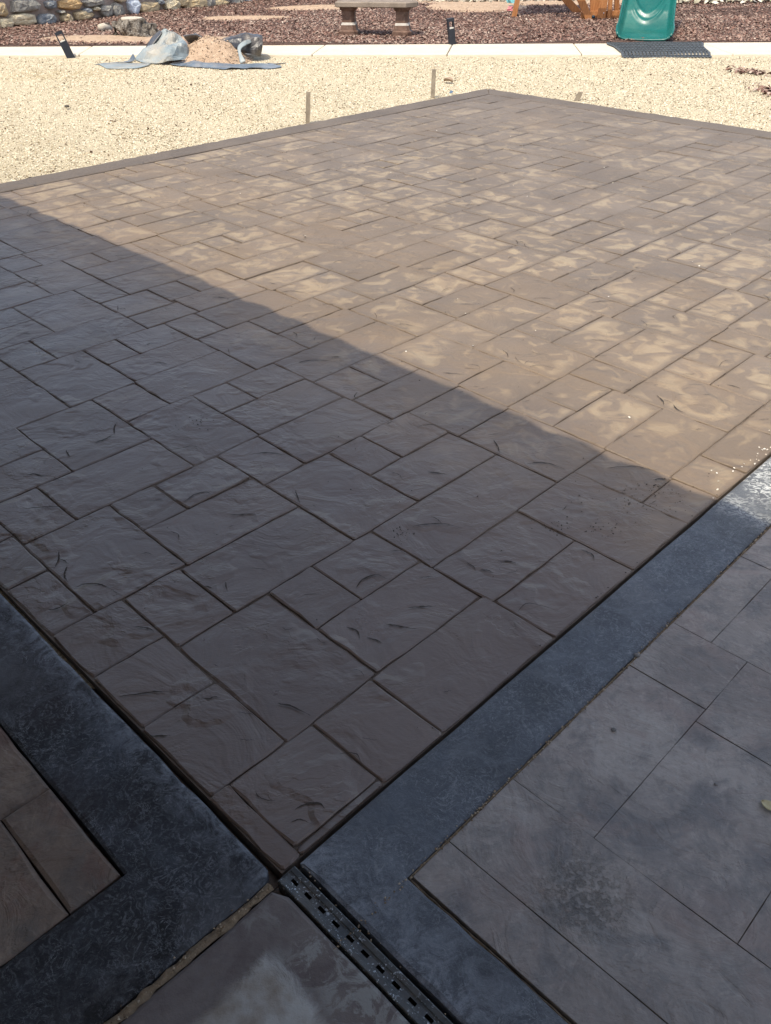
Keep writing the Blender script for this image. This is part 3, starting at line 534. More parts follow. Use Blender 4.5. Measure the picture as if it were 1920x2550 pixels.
# ------------------------------------------------------------------ slotted metal drain
def mat_drain():
    m = M('galvanised_painted_steel', .42, .5); m.b.inputs['Metallic'].default_value = .15
    n = m.noise(26, 5, .6); c = m.mix(m.ramp(n, .35, .7), (.030, .033, .034), (.072, .078, .078)); c = m.mix(m.mul(m.ramp(m.noise(9, 6, .7), .45, .65), .55), c, (.095, .080, .062))
    fl = m.mul(m.ramp(m.noise(210, 3, .6), .60, .64), m.ramp(m.noise(24, 4, .6), .42, .60))
    fl2 = m.mul(m.ramp(m.noise(90, 4, .7), .60, .63), m.ramp(m.noise(14, 3), .48, .58))
    c = m.mix(m.math('MAXIMUM', fl, m.mul(fl2, .8)), c, (.48, .52, .54)); m.color(c); m.bump(n, .0015); return m.m
MDRAIN = mat_drain()
MVOID = mat_simple('drain_near_black', (.010, .009, .008), (.02, .018, .015), 30, .9)  # near-black fill below the slots
drain = empty('slot_drain', W(-.016, -.6, -.02), label='narrow slotted metal drain channel between the pale paving and charcoal band', cat='drain')
prof = [(-.0385, -.030), (-.0385, .001), (-.0365, .0025), (-.0275, .0015), (-.0255, -.0005), (-.0215, -.0012), (-.0110, -.0012), (-.0070, -.0005), (-.0050, .0020), (.0040, .0035), (.0065, .0020), (.0065, -.030)]
vs_ = [-.008 - .0001]
slots = []
y = -.0275
while y > -1.6: slots.append((y, y-.018)); y -= .0408
vs_ = [-.012]
for a, c in slots: vs_ += [a, a-.0015, c+.0015, c]
vs_.append(-1.7)
b = MB(); n = len(prof); b.v = [tuple(W(p[0], v, p[1])) for v in vs_ for p in prof]
slot_rows = {i for i in range(len(vs_)-1) if i % 4 in (1, 2, 3)}
sl_cols = 5
# extra columns for the slot itself
prof2 = prof[:6]+[(-.0198, -.0012), (-.0122, -.0012)]+prof[6:]; n = len(prof2)
b.v = [tuple(W(p[0], v, p[1])) for v in vs_ for p in prof2]
for i in range(len(vs_)-1):
    for j in range(n-1):
        if j == 6 and i % 4 in (1, 2, 3): continue
        b.f.append((i*n+j, i*n+j+1, (i+1)*n+j+1, (i+1)*n+j)); b.sm.append(False)
ch = b.build('drain_cover', MDRAIN, drain)
b = MB(); b.hull([W(-.0375, -1.7, -.07), W(.0055, -1.7, -.07), W(.0055, -.013, -.07), W(-.0375, -.013, -.07)], [W(-.0375, -1.7, -.014), W(.0055, -1.7, -.014), W(.0055, -.013, -.014), W(-.0375, -.013, -.014)])
b.build('channel', MVOID, drain)
b = MB(); b.hull([W(-.0385, -.0115, -.05), W(.0065, -.0115, -.05), W(.0065, -.0100, -.05), W(-.0385, -.0100, -.05)], [W(-.0385, -.0115, .0005), W(.0065, -.0115, .002), W(.0065, -.0100, .002), W(-.0385, -.0100, .0005)])
b.build('end_plate', MDRAIN, drain)

# ================================================================== LOOSE MATERIAL ON THE GROUND
def in_slab(x, y, m=0.0):
    dx = x-O.x; dy = y-O.y; u = dx*U.x+dy*U.y; v = dx*V.x+dy*V.y
    return (u > -3.5) & (u < 7.60+m) & (v < 5.615+m)
def reg_gravel(n):
    y = rng.uniform(0, 1, n)**.8*9+4.2; x = rng.uniform(-1, 1, n)*(y*.5+.7)
    k = (~in_slab(x, y)) & (y < 13.08-.006*x); return x[k], y[k]
chips('gravel', MPEB, 120000, reg_gravel, (.007, .020), .005, lambda x, y: grav_z(x, y)-.001, aspect=1.7, kind='stuff')
def reg_bits(n):
    x, y = reg_gravel(n); d = np.array([noise.noise(Vector((a*1.1, b_*1.6, 2))) for a, b_ in zip(x, y)])
    k = rng.uniform(0, 1, len(x)) < np.clip(.22+d*.9+np.clip(x-1, 0, 3)*.16, .03, 1); return x[k], y[k]
chips('bark_crumbs', MDARKCH, 13000, reg_bits, (.010, .034), .004, grav_z, aspect=4, kind='stuff')
SANDY = [(-4.0, 14.85, 1.25, .42), (-2.55, 18.0, .8, .35), (-1.35, 19.9, 1.0, .4), (-2.55, 14.9, .5, .2), (1.9, 20.0, 1.0, .9), (3.0, 21, 2.5, .7)]
def reg_mulch(n):
    y = 13.7+rng.uniform(0, 1, n)**1.15*10; x = rng.uniform(-1, 1, n)*(y*.52+.6)
    k = y > pf(0)+.030*x+.02
    for cx, cy, rx, ry in SANDY:
        r = ((x-cx)/rx)**2+((y-cy)/ry)**2+rng.normal(0, .12, n)
        k &= (r > 1) | (rng.uniform(0, 1, n) < .06)
    return x[k], y[k]
def mtint(x, y, n):
    d = np.array([noise.noise(Vector((a*.6, b_*.6, 7))) for a, b_ in zip(x, y)])
    return np.clip(rng.beta(1.6, 1.9, n)+d*.18, 0, 1)
chips('bark_mulch', MMULCH, 95000, reg_mulch, (.018, .062), .008, mulch_z, mtint, .30, 3.6, kind='stuff')
for cx, cy, rx, ry in SANDY:
    b = MB(); ring = [[(cx+rx*1.15*k*math.cos(a), cy+ry*1.15*k*math.sin(a), float(mulch_z(cx+rx*k*math.cos(a), cy+ry*k*math.sin(a)))+.012*(1-k**2)+.002 - (.02 if k == 1 else 0)) for a in np.linspace(0, 2*math.pi, 25)] for k in (.02, .3, .6, .85, 1)]
    b.grid(ring); tag(b.build('bare_soil', MEARTH), kind='structure')
# spill of mulch on the gravel at the right
def reg_spill(n):
    a = rng.normal(0, 1, n); c = rng.normal(0, 1, n); x = 4.36+a*.11; y = 10.2+c*.20-a*.05
    k = int(n*.25); x[:k] = 4.52+rng.normal(0, .10, k); y[:k] = 11.6+rng.normal(0, .10, k)-(x[:k]-4.52)*.8; return x, y
chips('mulch_spill', MMULCH, 420, reg_spill, (.03, .08), .014, lambda x, y: grav_z(x, y)+rng.uniform(0, .02, len(x)), None, .4, 3.2, kind='stuff')
# crumbs on the patio
def reg_cr(n):
    spots = [(1.80, .17, .045), (1.76, .12, .04), (1.66, .20, .06), (1.70, .16, .10), (1.35, .30, .03), (.98, .62, .02), (.95, 1.66, .03), (1.45, .18, .03), (1.9, 1.2, .8), (1.0, 1.2, .8), (1.2, .9, .8), (1.5, 2.2, .9)]
    x = []; y = []
    for u, v, s_ in spots:
        m_ = n//len(spots); a = rng.normal(u, s_, m_); c = np.clip(rng.normal(v, s_, m_), .01, 5)
        x += list(O.x+U.x*a+V.x*c); y += list(O.y+U.y*a+V.y*c)
    return np.array(x), np.array(y)
chips('dirt_crumbs', mat_chips('dark_crumbs', [(.02, .016, .012), (.06, .045, .035)]), 330, reg_cr, (.002, .007), .002, lambda x, y: x*0+.001, None, .3, 2, kind='stuff')
def reg_w(n):
    u = rng.uniform(1.85, 2.9, n); v = np.abs(rng.normal(0, .035, n))+.004
    k = n//3; u[:k] = rng.uniform(1.9, 6, k); v[:k] = rng.uniform(.05, 5, k)
    return O.x+U.x*u+V.x*v, O.y+U.y*u+V.y*v
chips('mortar_crumbs', mat_chips('white_crumbs', [(.5, .42, .32), (.8, .76, .68)]), 90, reg_w, (.004, .010), .004, lambda x, y: x*0+.001, None, .3, 2, kind='stuff')
def reg_g(n):
    u = rng.uniform(-.06, 2.6, n); v = rng.normal(-.1968, .004, n); k = n//3
    u[:k] = rng.uniform(-1.3, -.06, k); v[:k] = rng.normal(-.009, .006, k); u[k:k+40] = rng.normal(.010, .004, 40); v[k:k+40] = rng.uniform(-1.2, -.02, 40)
    return O.x+U.x*u+V.x*v, O.y+U.y*u+V.y*v
chips('joint_grit', mat_chips('grit', [(.08, .055, .035), (.26, .19, .12), (.42, .35, .26)]), 900, reg_g, (.002, .006), .003, lambda x, y: x*0+.004, None, .4, 1.8, kind='stuff')

# ------------------------------------------------------------------ stakes
MWOOD = mat_simple('weathered_stake_wood', (.20, .165, .125), (.34, .29, .22), 14, .85, .004, 60)
def stake(base, top, wd, tk, label):
    base = Vector(base); top = Vector(top); d = (top-base); b = MB()
    ax = Vector((1, 0, 0)); ay = d.cross(ax).normalized(); n = 5; rings = []
    for i in range(n+1):
        t = i/n; c = base+d*t; s_ = 1+random.gauss(0, .05)
        cut = [random.gauss(0, .003) if i == n else 0 for _ in range(4)]
        rings.append([c+ax*x*wd/2*s_+ay*y*tk/2+d.normalized()*q for (x, y), q in zip(((-1, -1), (1, -1), (1, 1), (-1, 1)), cut)])
    b.loft(rings); o = b.build('wooden_stake', MWOOD, None, base); return tag(o, label, 'stake', 'form stakes left at the slab edge')
g1 = at(765, 308, z=GZ); stake(g1-Vector((0, 0, .05)), at(768, 229, Y=g1.y), .040, .022, 'tall upright wooden stake at the left far edge of the new slab')
g1 = at(1077, 243, z=GZ); stake(g1-Vector((0, 0, .05)), at(1081, 173, Y=g1.y), .043, .022, 'darker upright wooden stake near the far corner of the slab')
g1 = at(1434, 255, z=GZ); stake(g1-Vector((.02, 0, .05)), at(1446, 229, Y=g1.y), .052, .022, 'short leaning wooden stake stub at the right far edge of the slab')
# ------------------------------------------------------------------ bollard lights
MBLK = mat_simple('black_powder_coat', (.012, .014, .020), (.020, .023, .032), 8, .45, .0004, 200, .4)
MLENS = mat_simple('clear_diffuser', (.55, .52, .45), (.65, .62, .55), 10, .25)
def bollard(base, lean, h, wd, label):
    t = empty('bollard_light', base, label=label, cat='garden light', group='black bollard lights along the path')
    R_ = Matrix.Rotation(lean, 3, 'Y') @ Matrix.Rotation(.35, 3, 'Z'); B_ = Vector(base)
    b = MB(); wn_ = wd*.16
    def bx(c, d): b.box(B_ + R_ @ Vector(c), d, R_)
    bx((0, 0, h*.31-.03), (wd, wd*.6, h*.62+.06))
    b.build('post', MBLK, t); bevel(t.children[-1], .003)
    b = MB(); bx((-wd/2+wn_/2, 0, h*.75), (wn_, wd*.6, h*.26)); bx((wd/2-wn_/2, 0, h*.75), (wn_, wd*.6, h*.26)); bx((0, 0, h*.94), (wd, wd*.6, h*.12))
    b.build('lamp_head', MBLK, t)
    b = MB(); bx((0, 0, h*.645), (wd*.66, wd*.5, h*.05)); b.build('lens', MLENS, t)
    return t
g1 = at(187, 139, z=GZ); g1.y = min(g1.y, pn(g1.x)-.09); bollard(g1, math.radians(-19), .335, .105, 'black bollard light leaning left between the path and the gravel')
g1 = at(1127, 110, z=0.0); bollard(g1+Vector((0, .03, -.02)), math.radians(-8), .355, .098, 'black bollard light standing in mulch right of the bench')

# ------------------------------------------------------------------ bench
def mat_bench():
    m = M('stained_cast_stone', .6, .35); c = m.mix(m.ramp(m.noise(9, 5), .35, .7), (.085, .045, .030), (.17, .10, .07)); 
    c = m.mix(m.mul(m.ramp(m.noise(22, 5, .7), .55, .7), .5), c, (.26, .20, .15)); m.color(c); m.bump(m.noise(50, 5), .003); return m.m
MBEN = mat_bench(); MSEAT = mat_simple('weathered_cast_seat', (.17, .135, .105), (.27, .22, .175), 6, .8, .003, 60)
MPALE = mat_simple('sunlit_pale_stone', (.42, .38, .33), (.56, .52, .46), 20, .7, .002, 80)  # pale collar colour stands in for sunlight on the slanted pedestal face
bc = at(938, 90, z=0.0); bench = empty('stone_bench', (bc.x, bc.y+.16, 0), label='low brown cast stone bench on two flared pedestals in the mulch', cat='bench')
RB = Matrix.Rotation(math.radians(-7), 3, 'Z'); BO = bench.location
def oct_ring(cx, w_, d_, ch, z):
    p = [(-w_+ch*.15, -d_), (w_-ch, -d_), (w_, -d_+ch), (w_, d_-ch), (w_-ch, d_), (-w_+ch, d_), (-w_, d_-ch), (-w_, -d_+ch*.15)]
    return [BO + RB @ Vector((cx+x, y, z)) for x, y in p]
for cx in (-.44, .415):
    b = MB(); z = [(-.03, .150, .17, .05), (.058, .150, .17, .05), (.075, .128, .15, .045), (.145, .112, .14, .045)]
    b.loft([oct_ring(cx, w_, d_, c_, zz) for zz, w_, d_, c_ in z]); b.build('pedestal_foot', MBEN, bench)
    b = MB(); z = [(.145, .112, .14, .045), (.18, .100, .132, .045)]
    b.loft([oct_ring(cx, w_, d_, c_, zz) for zz, w_, d_, c_ in z]); b.build('pedestal_sunlit_collar', MPALE, bench)
    b = MB(); z = [(.18, .100, .130, .045), (.26, .092, .128, .045), (.335, .098, .13, .045), (.36, .125, .15, .045), (.39, .130, .155, .045)]
    b.loft([oct_ring(cx, w_, d_, c_, zz) for zz, w_, d_, c_ in z]); b.build('pedestal_shaft', MBEN, bench)
b = MB(); b.loft([oct_ring(.01, .62, .21, .16, .391), oct_ring(.01, .64, .23, .16, .402), oct_ring(.01, .64, .23, .16, .455), oct_ring(.01, .625, .215, .16, .468)])
b.build('seat', MSEAT, bench)

# ------------------------------------------------------------------ green slide
def mat_plastic():
    m = M('green_moulded_plastic', .30, .5); c = m.mix(m.ramp(m.noise(3, 4), .3, .7), (.0025, .085, .072), (.004, .110, .092))
    c = m.mix(m.mul(m.ramp(m.noise(2.2, 5, .7), .5, .7), .25), c, (.09, .19, .14)); m.color(c); m.rough(m.ramp(m.noise(30, 5), .3, .7, .24, .42)); m.bump(m.noise(9, 3), .002); return m.m
MPLAS = mat_plastic()
sl0 = at(1603, 96, z=.05)
slide = empty('play_slide', (sl0.x, sl0.y, 0), label='green plastic playground slide ending on the dark rubber mat', cat='slide')
SLR = Matrix.Rotation(-math.atan2(sl0.x, sl0.y), 3, 'Z')
def slide_pt(s, t):
    return sl0 + SLR @ (slide_loc(s, t) - sl0)
def slide_loc(s, t):
    hw = .395+.02*min(1, s/.2)-.035*min(1, s/1.2)
    run = min(s, .30); z = .045+.03*(run/.3)**2; y = run
    if s > .30:
        k = s-.30; a = min(1, k/.7); y += k*(1-.18*a); z += .20*k*a+.36*max(0, k-.35)
    wall = max(0, (abs(t)-.80)/.20)
    side = .105*(3*wall**2-2*wall**3)*min(1, .25+s/.25)
    r = .10                                   # rounded front corners
    yy = y
    if s < r: yy = y
    xx = hw*t
    if s < r and abs(t) > .7: xx *= 1-.05*(1-s/r)
    # oval basin pressed into the run-out
    ex = xx/.275; ey = (s-1.85)/.84
    e = math.hypot(ex, ey); dip = -.055*max(0, min(1, (1.05-e)/.16)); ridge = .022*math.exp(-((e-1.10)/.055)**2)
    e2 = math.hypot(xx/.36, (s-1.85)/1.05); arc = .026*math.exp(-((e2-1.0)/.035)**2)*max(0, min(1, (.27-abs(xx))/.05)) if s < 1.3 else 0
    lip = .018*math.exp(-((s-.26)/.03)**2) if abs(t) < .68 else 0
    cz = -.015*(1-t*t)
    return Vector((sl0.x-.004+xx, sl0.y+yy, z+side+dip+ridge+arc+lip+cz+.015))
b = MB(); S_ = np.linspace(0, 2.9, 150); T_ = np.linspace(-1, 1, 64)
b.grid([[slide_pt(float(s_), float(t_)) for t_ in T_] for s_ in S_]); ob = b.build('chute', MPLAS, slide); solid(ob, .014, -1)
for sg in (-1, 1):
    b = MB(); b.tube([slide_pt(float(s_), sg)+Vector((sg*.008, 0, 0)) for s_ in np.linspace(.01, 2.9, 34)], .017, 10); b.build('side_rail', MPLAS, slide)
b = MB(); b.tube([slide_pt(.0, float(t_))+Vector((0, -.004, -.012)) for t_ in np.linspace(-1, 1, 24)], .014, 10); b.build('front_lip', MPLAS, slide)
# a dip shows where the bolt heads sit
MSTEEL = M('zinc_bolt', .3); MSTEEL.b.inputs['Metallic'].default_value = 1; MSTEEL.color((.6, .62, .65)); MSTEEL = MSTEEL.m

# ------------------------------------------------------------------ timber play frame
def mat_cedar():
    m = M('stained_cedar', .6, .3); w_ = m.noise(7, 5, .6, .4, m.map((6, 6, .8)))
    c = m.mix(m.ramp(w_, .3, .7), (.27, .105, .036), (.44, .20, .078)); m.color(m.perobj(.12, c)); m.bump(w_, .002); return m.m
MCED = mat_cedar()
fr0 = at(1500, 50, z=.0)
frame = empty('timber_play_frame', (fr0.x, fr0.y, 0), label='orange brown timber play frame with braces behind the green slide', cat='play frame')
def beam(p, q, w_, t_, parent=frame, name='beam', up=(0, 1, 0)):
    p = Vector(p); q = Vector(q); d = (q-p).normalized(); n_ = Vector(up); ax = d.cross(n_).normalized(); n_ = ax.cross(d).normalized(); b = MB()
    c = [ax*x*w_/2+n_*y*t_/2 for x, y in ((-1, -1), (1, -1), (1, 1), (-1, 1))]
    b.hull([p+k for k in c], [q+k for k in c]); o = b.build(name, MCED, parent); bevel(o, .006); return o
Y0 = fr0.y
def up_from(px0, py0, px1, py1, Y, z0=-.03, ztop=1.6, dY=0):
    a = at(px0, py0, Y=Y); c = at(px1, py1, Y=Y+dY*.3); d = (c-a)
    k0 = (z0-a.z)/d.z; k1 = (ztop-a.z)/d.z
    return a+d*k0, a+d*k1
g2 = at(1280, 42, z=0.)
a, c = up_from(1280, 42, 1288.5, 0, g2.y, ztop=2.3); beam(a, c, .088, .088, name='swing_leg')
a, c = up_from(1441, 34, 1411, 0, at(1441, 36, z=0).y, ztop=1.0); beam(a, c, .130, .045, name='brace')
a, c = up_from(1466, 46, 1447, 0, Y0-.02, ztop=1.5); beam(a, c, .125, .045, name='brace')
a, c = up_from(1497, 50, 1503, 0, Y0+.04, ztop=1.5); beam(a, c, .145, .045, name='post_board')
a, c = up_from(1518, 30, 1520, 0, Y0+.05, ztop=1.5); beam(a, c, .075, .045, name='post')
a, c = up_from(1484, 30, 1483, 0, Y0+.16, ztop=1.5); beam(a, c, .20, .04, name='panel_board')
a, c = up_from(1536, 30, 1536, 0, Y0+.20, ztop=1.5); beam(a, c, .09, .04, name='panel_board')
def hz(px0, px1, py0, py1, Y, th=.045, name='sill_beam'):
    a = at(px0, (py0+py1)/2, Y=Y); c = at(px1, (py0+py1)/2, Y=Y); h = at(px0, py0, Y=Y).z-at(px0, py1, Y=Y).z
    c.z = a.z; return beam(a, c, h, th, name=name)
hz(1449, 1640, 27, 53, Y0+.10)
b = beam(at(1449, 40, Y=Y0+.12), at(1449, 30, Y=Y0+1.4), .13, .045, name='sill_beam', up=(1, 0, 0))
for px, py, r in ((1503, 32.5, .010), (1501.5, 48, .010)):
    p = at(px, py, Y=Y0+.005); b = MB(); b.tube([p, p+Vector((0, -.02, 0))], r, 8); b.build('bolt', MSTEEL, frame)
p = at(1477, 42, Y=Y0-.05); b = MB(); b.tube([p, p+Vector((0, -.03, 0))], .028, 10); b.build('flange', mat_simple('dark_blue_cap', (.01, .03, .05), (.015, .04, .06), 9, .4), frame)
# deck and legs further up keep the slide where it is
beam((sl0.x-.75, sl0.y+2.75, 1.02), (sl0.x+.75, sl0.y+2.75, 1.02), .14, .045, name='deck_beam')
beam((sl0.x+.62, sl0.y+2.8, -.03), (sl0.x+.62, sl0.y+2.8, 2.1), .09, .09, name='post')
cc = at(1372, 27, z=0)-TO/math.tan(SUN_EL)*2.3
b = MB()
for k in range(9): b.box((cc.x, cc.y-.72+k*.18, 2.3), (1.5, .168, .025))
b.build('canopy_boards', MCED, frame)
for sx in (-.7, .7): beam((cc.x+sx, cc.y-.8, 2.24), (cc.x+sx, cc.y+.8, 2.24), .09, .045, name='unseen_canopy_rail', up=(1, 0, 0))
beam((sl0.x+.62, sl0.y+2.8, 2.2), (cc.x-.7, cc.y, 2.2), .09, .045, name='unseen_canopy_rail', up=(0, 0, 1))
# swing beam out of view; the unseen canopy boards throw the mulch shadow strip
beam((g2.x+.10, g2.y+.0, 2.28), (sl0.x-.5, g2.y+.0, 2.28), .10, .09, name='unseen_swing_beam', up=(0, 0, 1))

# ------------------------------------------------------------------ rubber mat
MRUB = mat_simple('black_rubber', (.048, .055, .062), (.085, .095, .103), 12, .55, .001, 100, .4)
m0 = [at(1557, 134.5, z=PZ+.02), at(1771, 134, z=PZ+.02), at(1733, 99, z=PZ+.02), at(1515, 100.5, z=PZ+.02)]
rm = empty('rubber_mat', (m0[0].lerp(m0[2], .5).x, m0[0].lerp(m0[2], .5).y, PZ), label='dark grey ringed rubber mat draped over the pale path below the slide', cat='mat')
def mat_pt(a, c, dz=0):
    """a across 0..1, c 0 near .. 1 far"""
    p = m0[0].lerp(m0[1], a); q = m0[3].lerp(m0[2], a); r = p.lerp(q, c)
    y0 = pn(r.x); z = PZ+.012+.004*math.sin(a*9+c*4)
    if r.y < y0+.02: z = max(GZ+.012, z-(y0+.02-r.y)*.5)
    if r.y > pf(r.x)-.02: z -= .02
    bend = .05*math.exp(-((c-.78)/.14)**2)*(1 if a < .5 else -1)*max(0, abs(a-.5)*2-.72)/.28
    return Vector((r.x-bend, r.y, z+dz))
b = MB(); NA, NC = 24, 16
for i in range(NA+1):
    a = i/NA; wd = .29/NA*(1.5 if i in (0, NA) else 1); pts = [mat_pt(min(1, max(0, a)), k/24) for k in range(25)]
    e = (m0[1]-m0[0])*wd*2
    b.loft([[p-e*.5+Vector((0, 0, -.005)), p+e*.5+Vector((0, 0, -.005)), p+e*.5+Vector((0, 0, .005)), p-e*.5+Vector((0, 0, .005))] for p in pts])
b.build('rib', MRUB, rm); rm.children[-1]['kind'] = 'stuff'
b = MB()
for j in range(NC+1):
    c = j/NC; pts = [mat_pt(k/30, c) for k in range(31)]; e = (m0[3]-m0[0])*(.017 if 0 < j < NC else .018)
    b.loft([[p-e*.5+Vector((0, 0, -.004)), p+e*.5+Vector((0, 0, -.004)), p+e*.5+Vector((0, 0, .004+.012*(j % 2))), p-e*.5+Vector((0, 0, .004+.012*(j % 2)))] for p in pts])
b.build('cross_rib', MRUB, rm); rm.children[-1]['kind'] = 'stuff'

# ------------------------------------------------------------------ stump
def mat_stump():
    m = M('old_bark', .9, .2); n_ = m.noise(18, 7, .7, 1, m.map((1, 1, .35))); c = m.mix(m.ramp(n_, .38, .62), (.050, .040, .034), (.26, .23, .19))
    c = m.mix(m.mul(m.ramp(m.noise(40, 4), .58, .66), .7), c, (.44, .42, .38)); m.color(c); m.bump(n_, .03); return m.m
MSTU = mat_stump(); MCUT = mat_simple('cut_wood', (.36, .31, .24), (.56, .50, .41), 22, .85, .004, 70)
sp = at(328, 96, z=.0); stump = empty('tree_stump', (sp.x, sp.y+.26, 0), label='low gnarled grey tree stump with a pale sawn top in sandy soil', cat='tree stump')
def blob(b, c, r, h, n=18, m_=7, rough=.22, seed=0, top=None):
    rings = []
    for k in range(m_+1):
        t = k/m_; rings.append([])
        for i in range(n):
            a = 2*math.pi*i/n; q = 1+rough*noise.noise(Vector((math.cos(a)*2+seed, math.sin(a)*2, t*2.3)))*1.5+rough*.6*noise.noise(Vector((math.cos(a)*6, math.sin(a)*6+seed, t*5)))
            rr = r*(1.08-.35*t**2)*q
            rings[-1].append(Vector(c)+Vector((rr*math.cos(a), rr*math.sin(a)*.8, h*t+.012*noise.noise(Vector((a*3, seed, t))))))
    b.loft(rings)
b = MB(); blob(b, stump.location-Vector((.02, 0, .04)), .24, .29, seed=3, n=40, m_=12, rough=.30); b.build('trunk', MSTU, stump)
b = MB(); tc = stump.location+Vector((-.03, -.02, .25)); b.add([tc+Vector((0, 0, .006))]+[tc+Vector((.165*math.cos(a)*(1+.10*math.sin(3*a+1)), .13*math.sin(a), .008*math.sin(a))) for a in np.linspace(0, 2*math.pi, 22)[:-1]], [(0, i+1, (i+1) % 21+1) for i in range(21)]); solid(b.build('sawn_top', MCUT, stump), .02)
b = MB(); blob(b, stump.location+Vector((.24, -.01, -.03)), .13, .21, seed=9, rough=.4, n=26); b.build('root_burl', MSTU, stump)
b = MB(); blob(b, stump.location+Vector((.17, -.20, -.03)), .10, .10, seed=19, rough=.5, n=20); b.build('root_burl', MSTU, stump)
b = MB(); p = stump.location+Vector((-.30, -.02, .02)); b.tube([p, p+Vector((0, 0, .12)), p+Vector((.0, -.01, .19))], [.05, .042, .04], 10); b.build('side_shoot', MSTU, stump)
b = MB(); p = at(256, 80, z=.0); b.tube([p+Vector((.10, .12, .03)), p+Vector((.02, .02, .07)), p+Vector((-.03, -.04, .06))], [.05, .06, .055], 10); tag(b.build('cut_branch', MCUT, None, p), 'short pale sawn branch lying left of the stump', 'branch')
b = MB(); p = at(268, 72, z=.0); blob(b, p-Vector((0, 0, .02)), .05, .11, seed=5, rough=.5, n=14); tag(b.build('bark_chunk', MSTU, None, p), 'small dark bark chunk between the stump and the pale branch', 'bark')

# ------------------------------------------------------------------ soil mound under plastic sheeting
MSOIL = mat_simple('heaped_soil', (.34, .235, .155), (.50, .37, .26), 14, .95, .03, 30)
mc = at(512, 150, z=GZ)
def mound_h(x, y):
    d = math.hypot((x-mc.x-.05)/.62, (y-mc.y-.06)/.50); h = .265*max(0, 1-d**1.7)**1.1
    h *= 1+.35*noise.noise(Vector((x*2.6, y*2.2, 8)))
    return h+.03*noise.noise(Vector((x*5, y*5, 0)))*min(1, h*6)+.012*noise.noise(Vector((x*16, y*16, 3)))*min(1, h*8)
b = MB(); b.grid([[(mc.x+x, mc.y+y, GZ-.02+mound_h(mc.x+x, mc.y+y)) for x in np.linspace(-1.05, 1.15, 60)] for y in np.linspace(-.62, .8, 44)])
smo = tag(b.build('soil_mound', MSOIL, None, (mc.x, mc.y, GZ)), 'heap of pale brown soil under crumpled plastic sheeting on the gravel', 'soil heap')
def reg_clod(n):
    a = rng.uniform(0, 2*np.pi, n); r = rng.uniform(0, 1, n)**.6; return mc.x+.05+.66*r*np.cos(a), mc.y+.06+.56*r*np.sin(a)-.05
chips('soil_clods', mat_chips('clods', [(.28, .19, .12), (.40, .29, .195), (.47, .345, .24)]), 420, reg_clod, (.008, .034), .009, lambda x, y: np.array([GZ-.012+mound_h(float(a), float(b_)) for a, b_ in zip(x, y)]), None, .4, 1.7, kind='stuff')
def mat_sheet(name, c1, c2, dust, rough):
    m = M(name, rough, .5); c = m.mix(m.ramp(m.noise(3.2, 5, .6, .5), .35, .65), c1, c2)
    c = m.mix(m.mul(m.ramp(m.noise(2.1, 5, .7, .4, m.map((1, 1, 1), 0, (4, 2, 9))), .48, .66), .8), c, dust); m.color(c); m.bump(m.noise(9, 5, .6, 1.2), .012, .8); return m.m
MSH1 = mat_sheet('dusty_pale_sheeting', (.165, .205, .225), (.27, .31, .315), (.34, .29, .22), .5)
MSH2 = mat_sheet('blue_grey_sheeting', (.085, .115, .150), (.16, .195, .23), (.26, .25, .235), .42)
MSH3 = mat_sheet('black_sheeting', (.018, .020, .026), (.06, .066, .078), (.15, .13, .11), .35)
def cloth(name, rows, mat, parent, nu=8, nv=8, wr=.012, seed=0, th=.004, crisp=False):
    """rows of (px, py, Y) control points -> smooth crumpled sheet"""
    R_ = [[at(p[0], p[1], Y=p[2]) for p in r] for r in rows]
    def cr(P, t):
        k = min(int(t), len(P)-2); f = t-k; p1 = P[k]; p2 = P[k+1]; p0 = P[k-1] if k else p1*2-p2; p3 = P[k+2] if k+2 < len(P) else p2*2-p1
        return .5*((2*p1)+(p2-p0)*f+(2*p0-5*p1+4*p2-p3)*f*f+(3*p1-p0-3*p2+p3)*f**3)
    m_ = (len(R_[0])-1)*nu; n_ = (len(R_)-1)*nv
    cols_ = [[cr(r, i/nu) for i in range(m_+1)] for r in R_]
    G = []
    for j in range(n_+1):
        row = []
        for i in range(m_+1):
            p = cr([cols_[k][i] for k in range(len(R_))], j/nv)
            q = noise.noise(Vector((p.x*4+seed, p.y*4, p.z*5)))*wr + noise.noise(Vector((p.x*11+seed, p.y*9, p.z*12)))*wr*.45
            q += abs(noise.noise(Vector((p.x*2.6-p.z*3+seed, p.y*2+p.z*2, 1))))*wr*1.6-wr*.4
            p = p+Vector((q*.5, -q, q)); p.z = max(p.z, float(grav_z(p.x, p.y))+.010+.35*abs(q)); row.append(p)
        G.append(row)
    b = MB(); b.grid(G, not crisp)
    if crisp:                                   # sharp creases: split the quads along varying diagonals
        f2 = []
        for q in b.f: f2 += ([(q[0], q[1], q[2]), (q[0], q[2], q[3])] if random.random() < .5 else [(q[0], q[1], q[3]), (q[1], q[2], q[3])])
        b.f = f2; b.sm = [False]*len(f2)
    o = b.build(name, mat, parent); solid(o, th); return o
sh = empty('plastic_sheeting', (mc.x-.5, mc.y-.3, GZ), label='crumpled grey and black plastic sheeting thrown over the soil heap', cat='plastic sheet')
Ym = mc.y
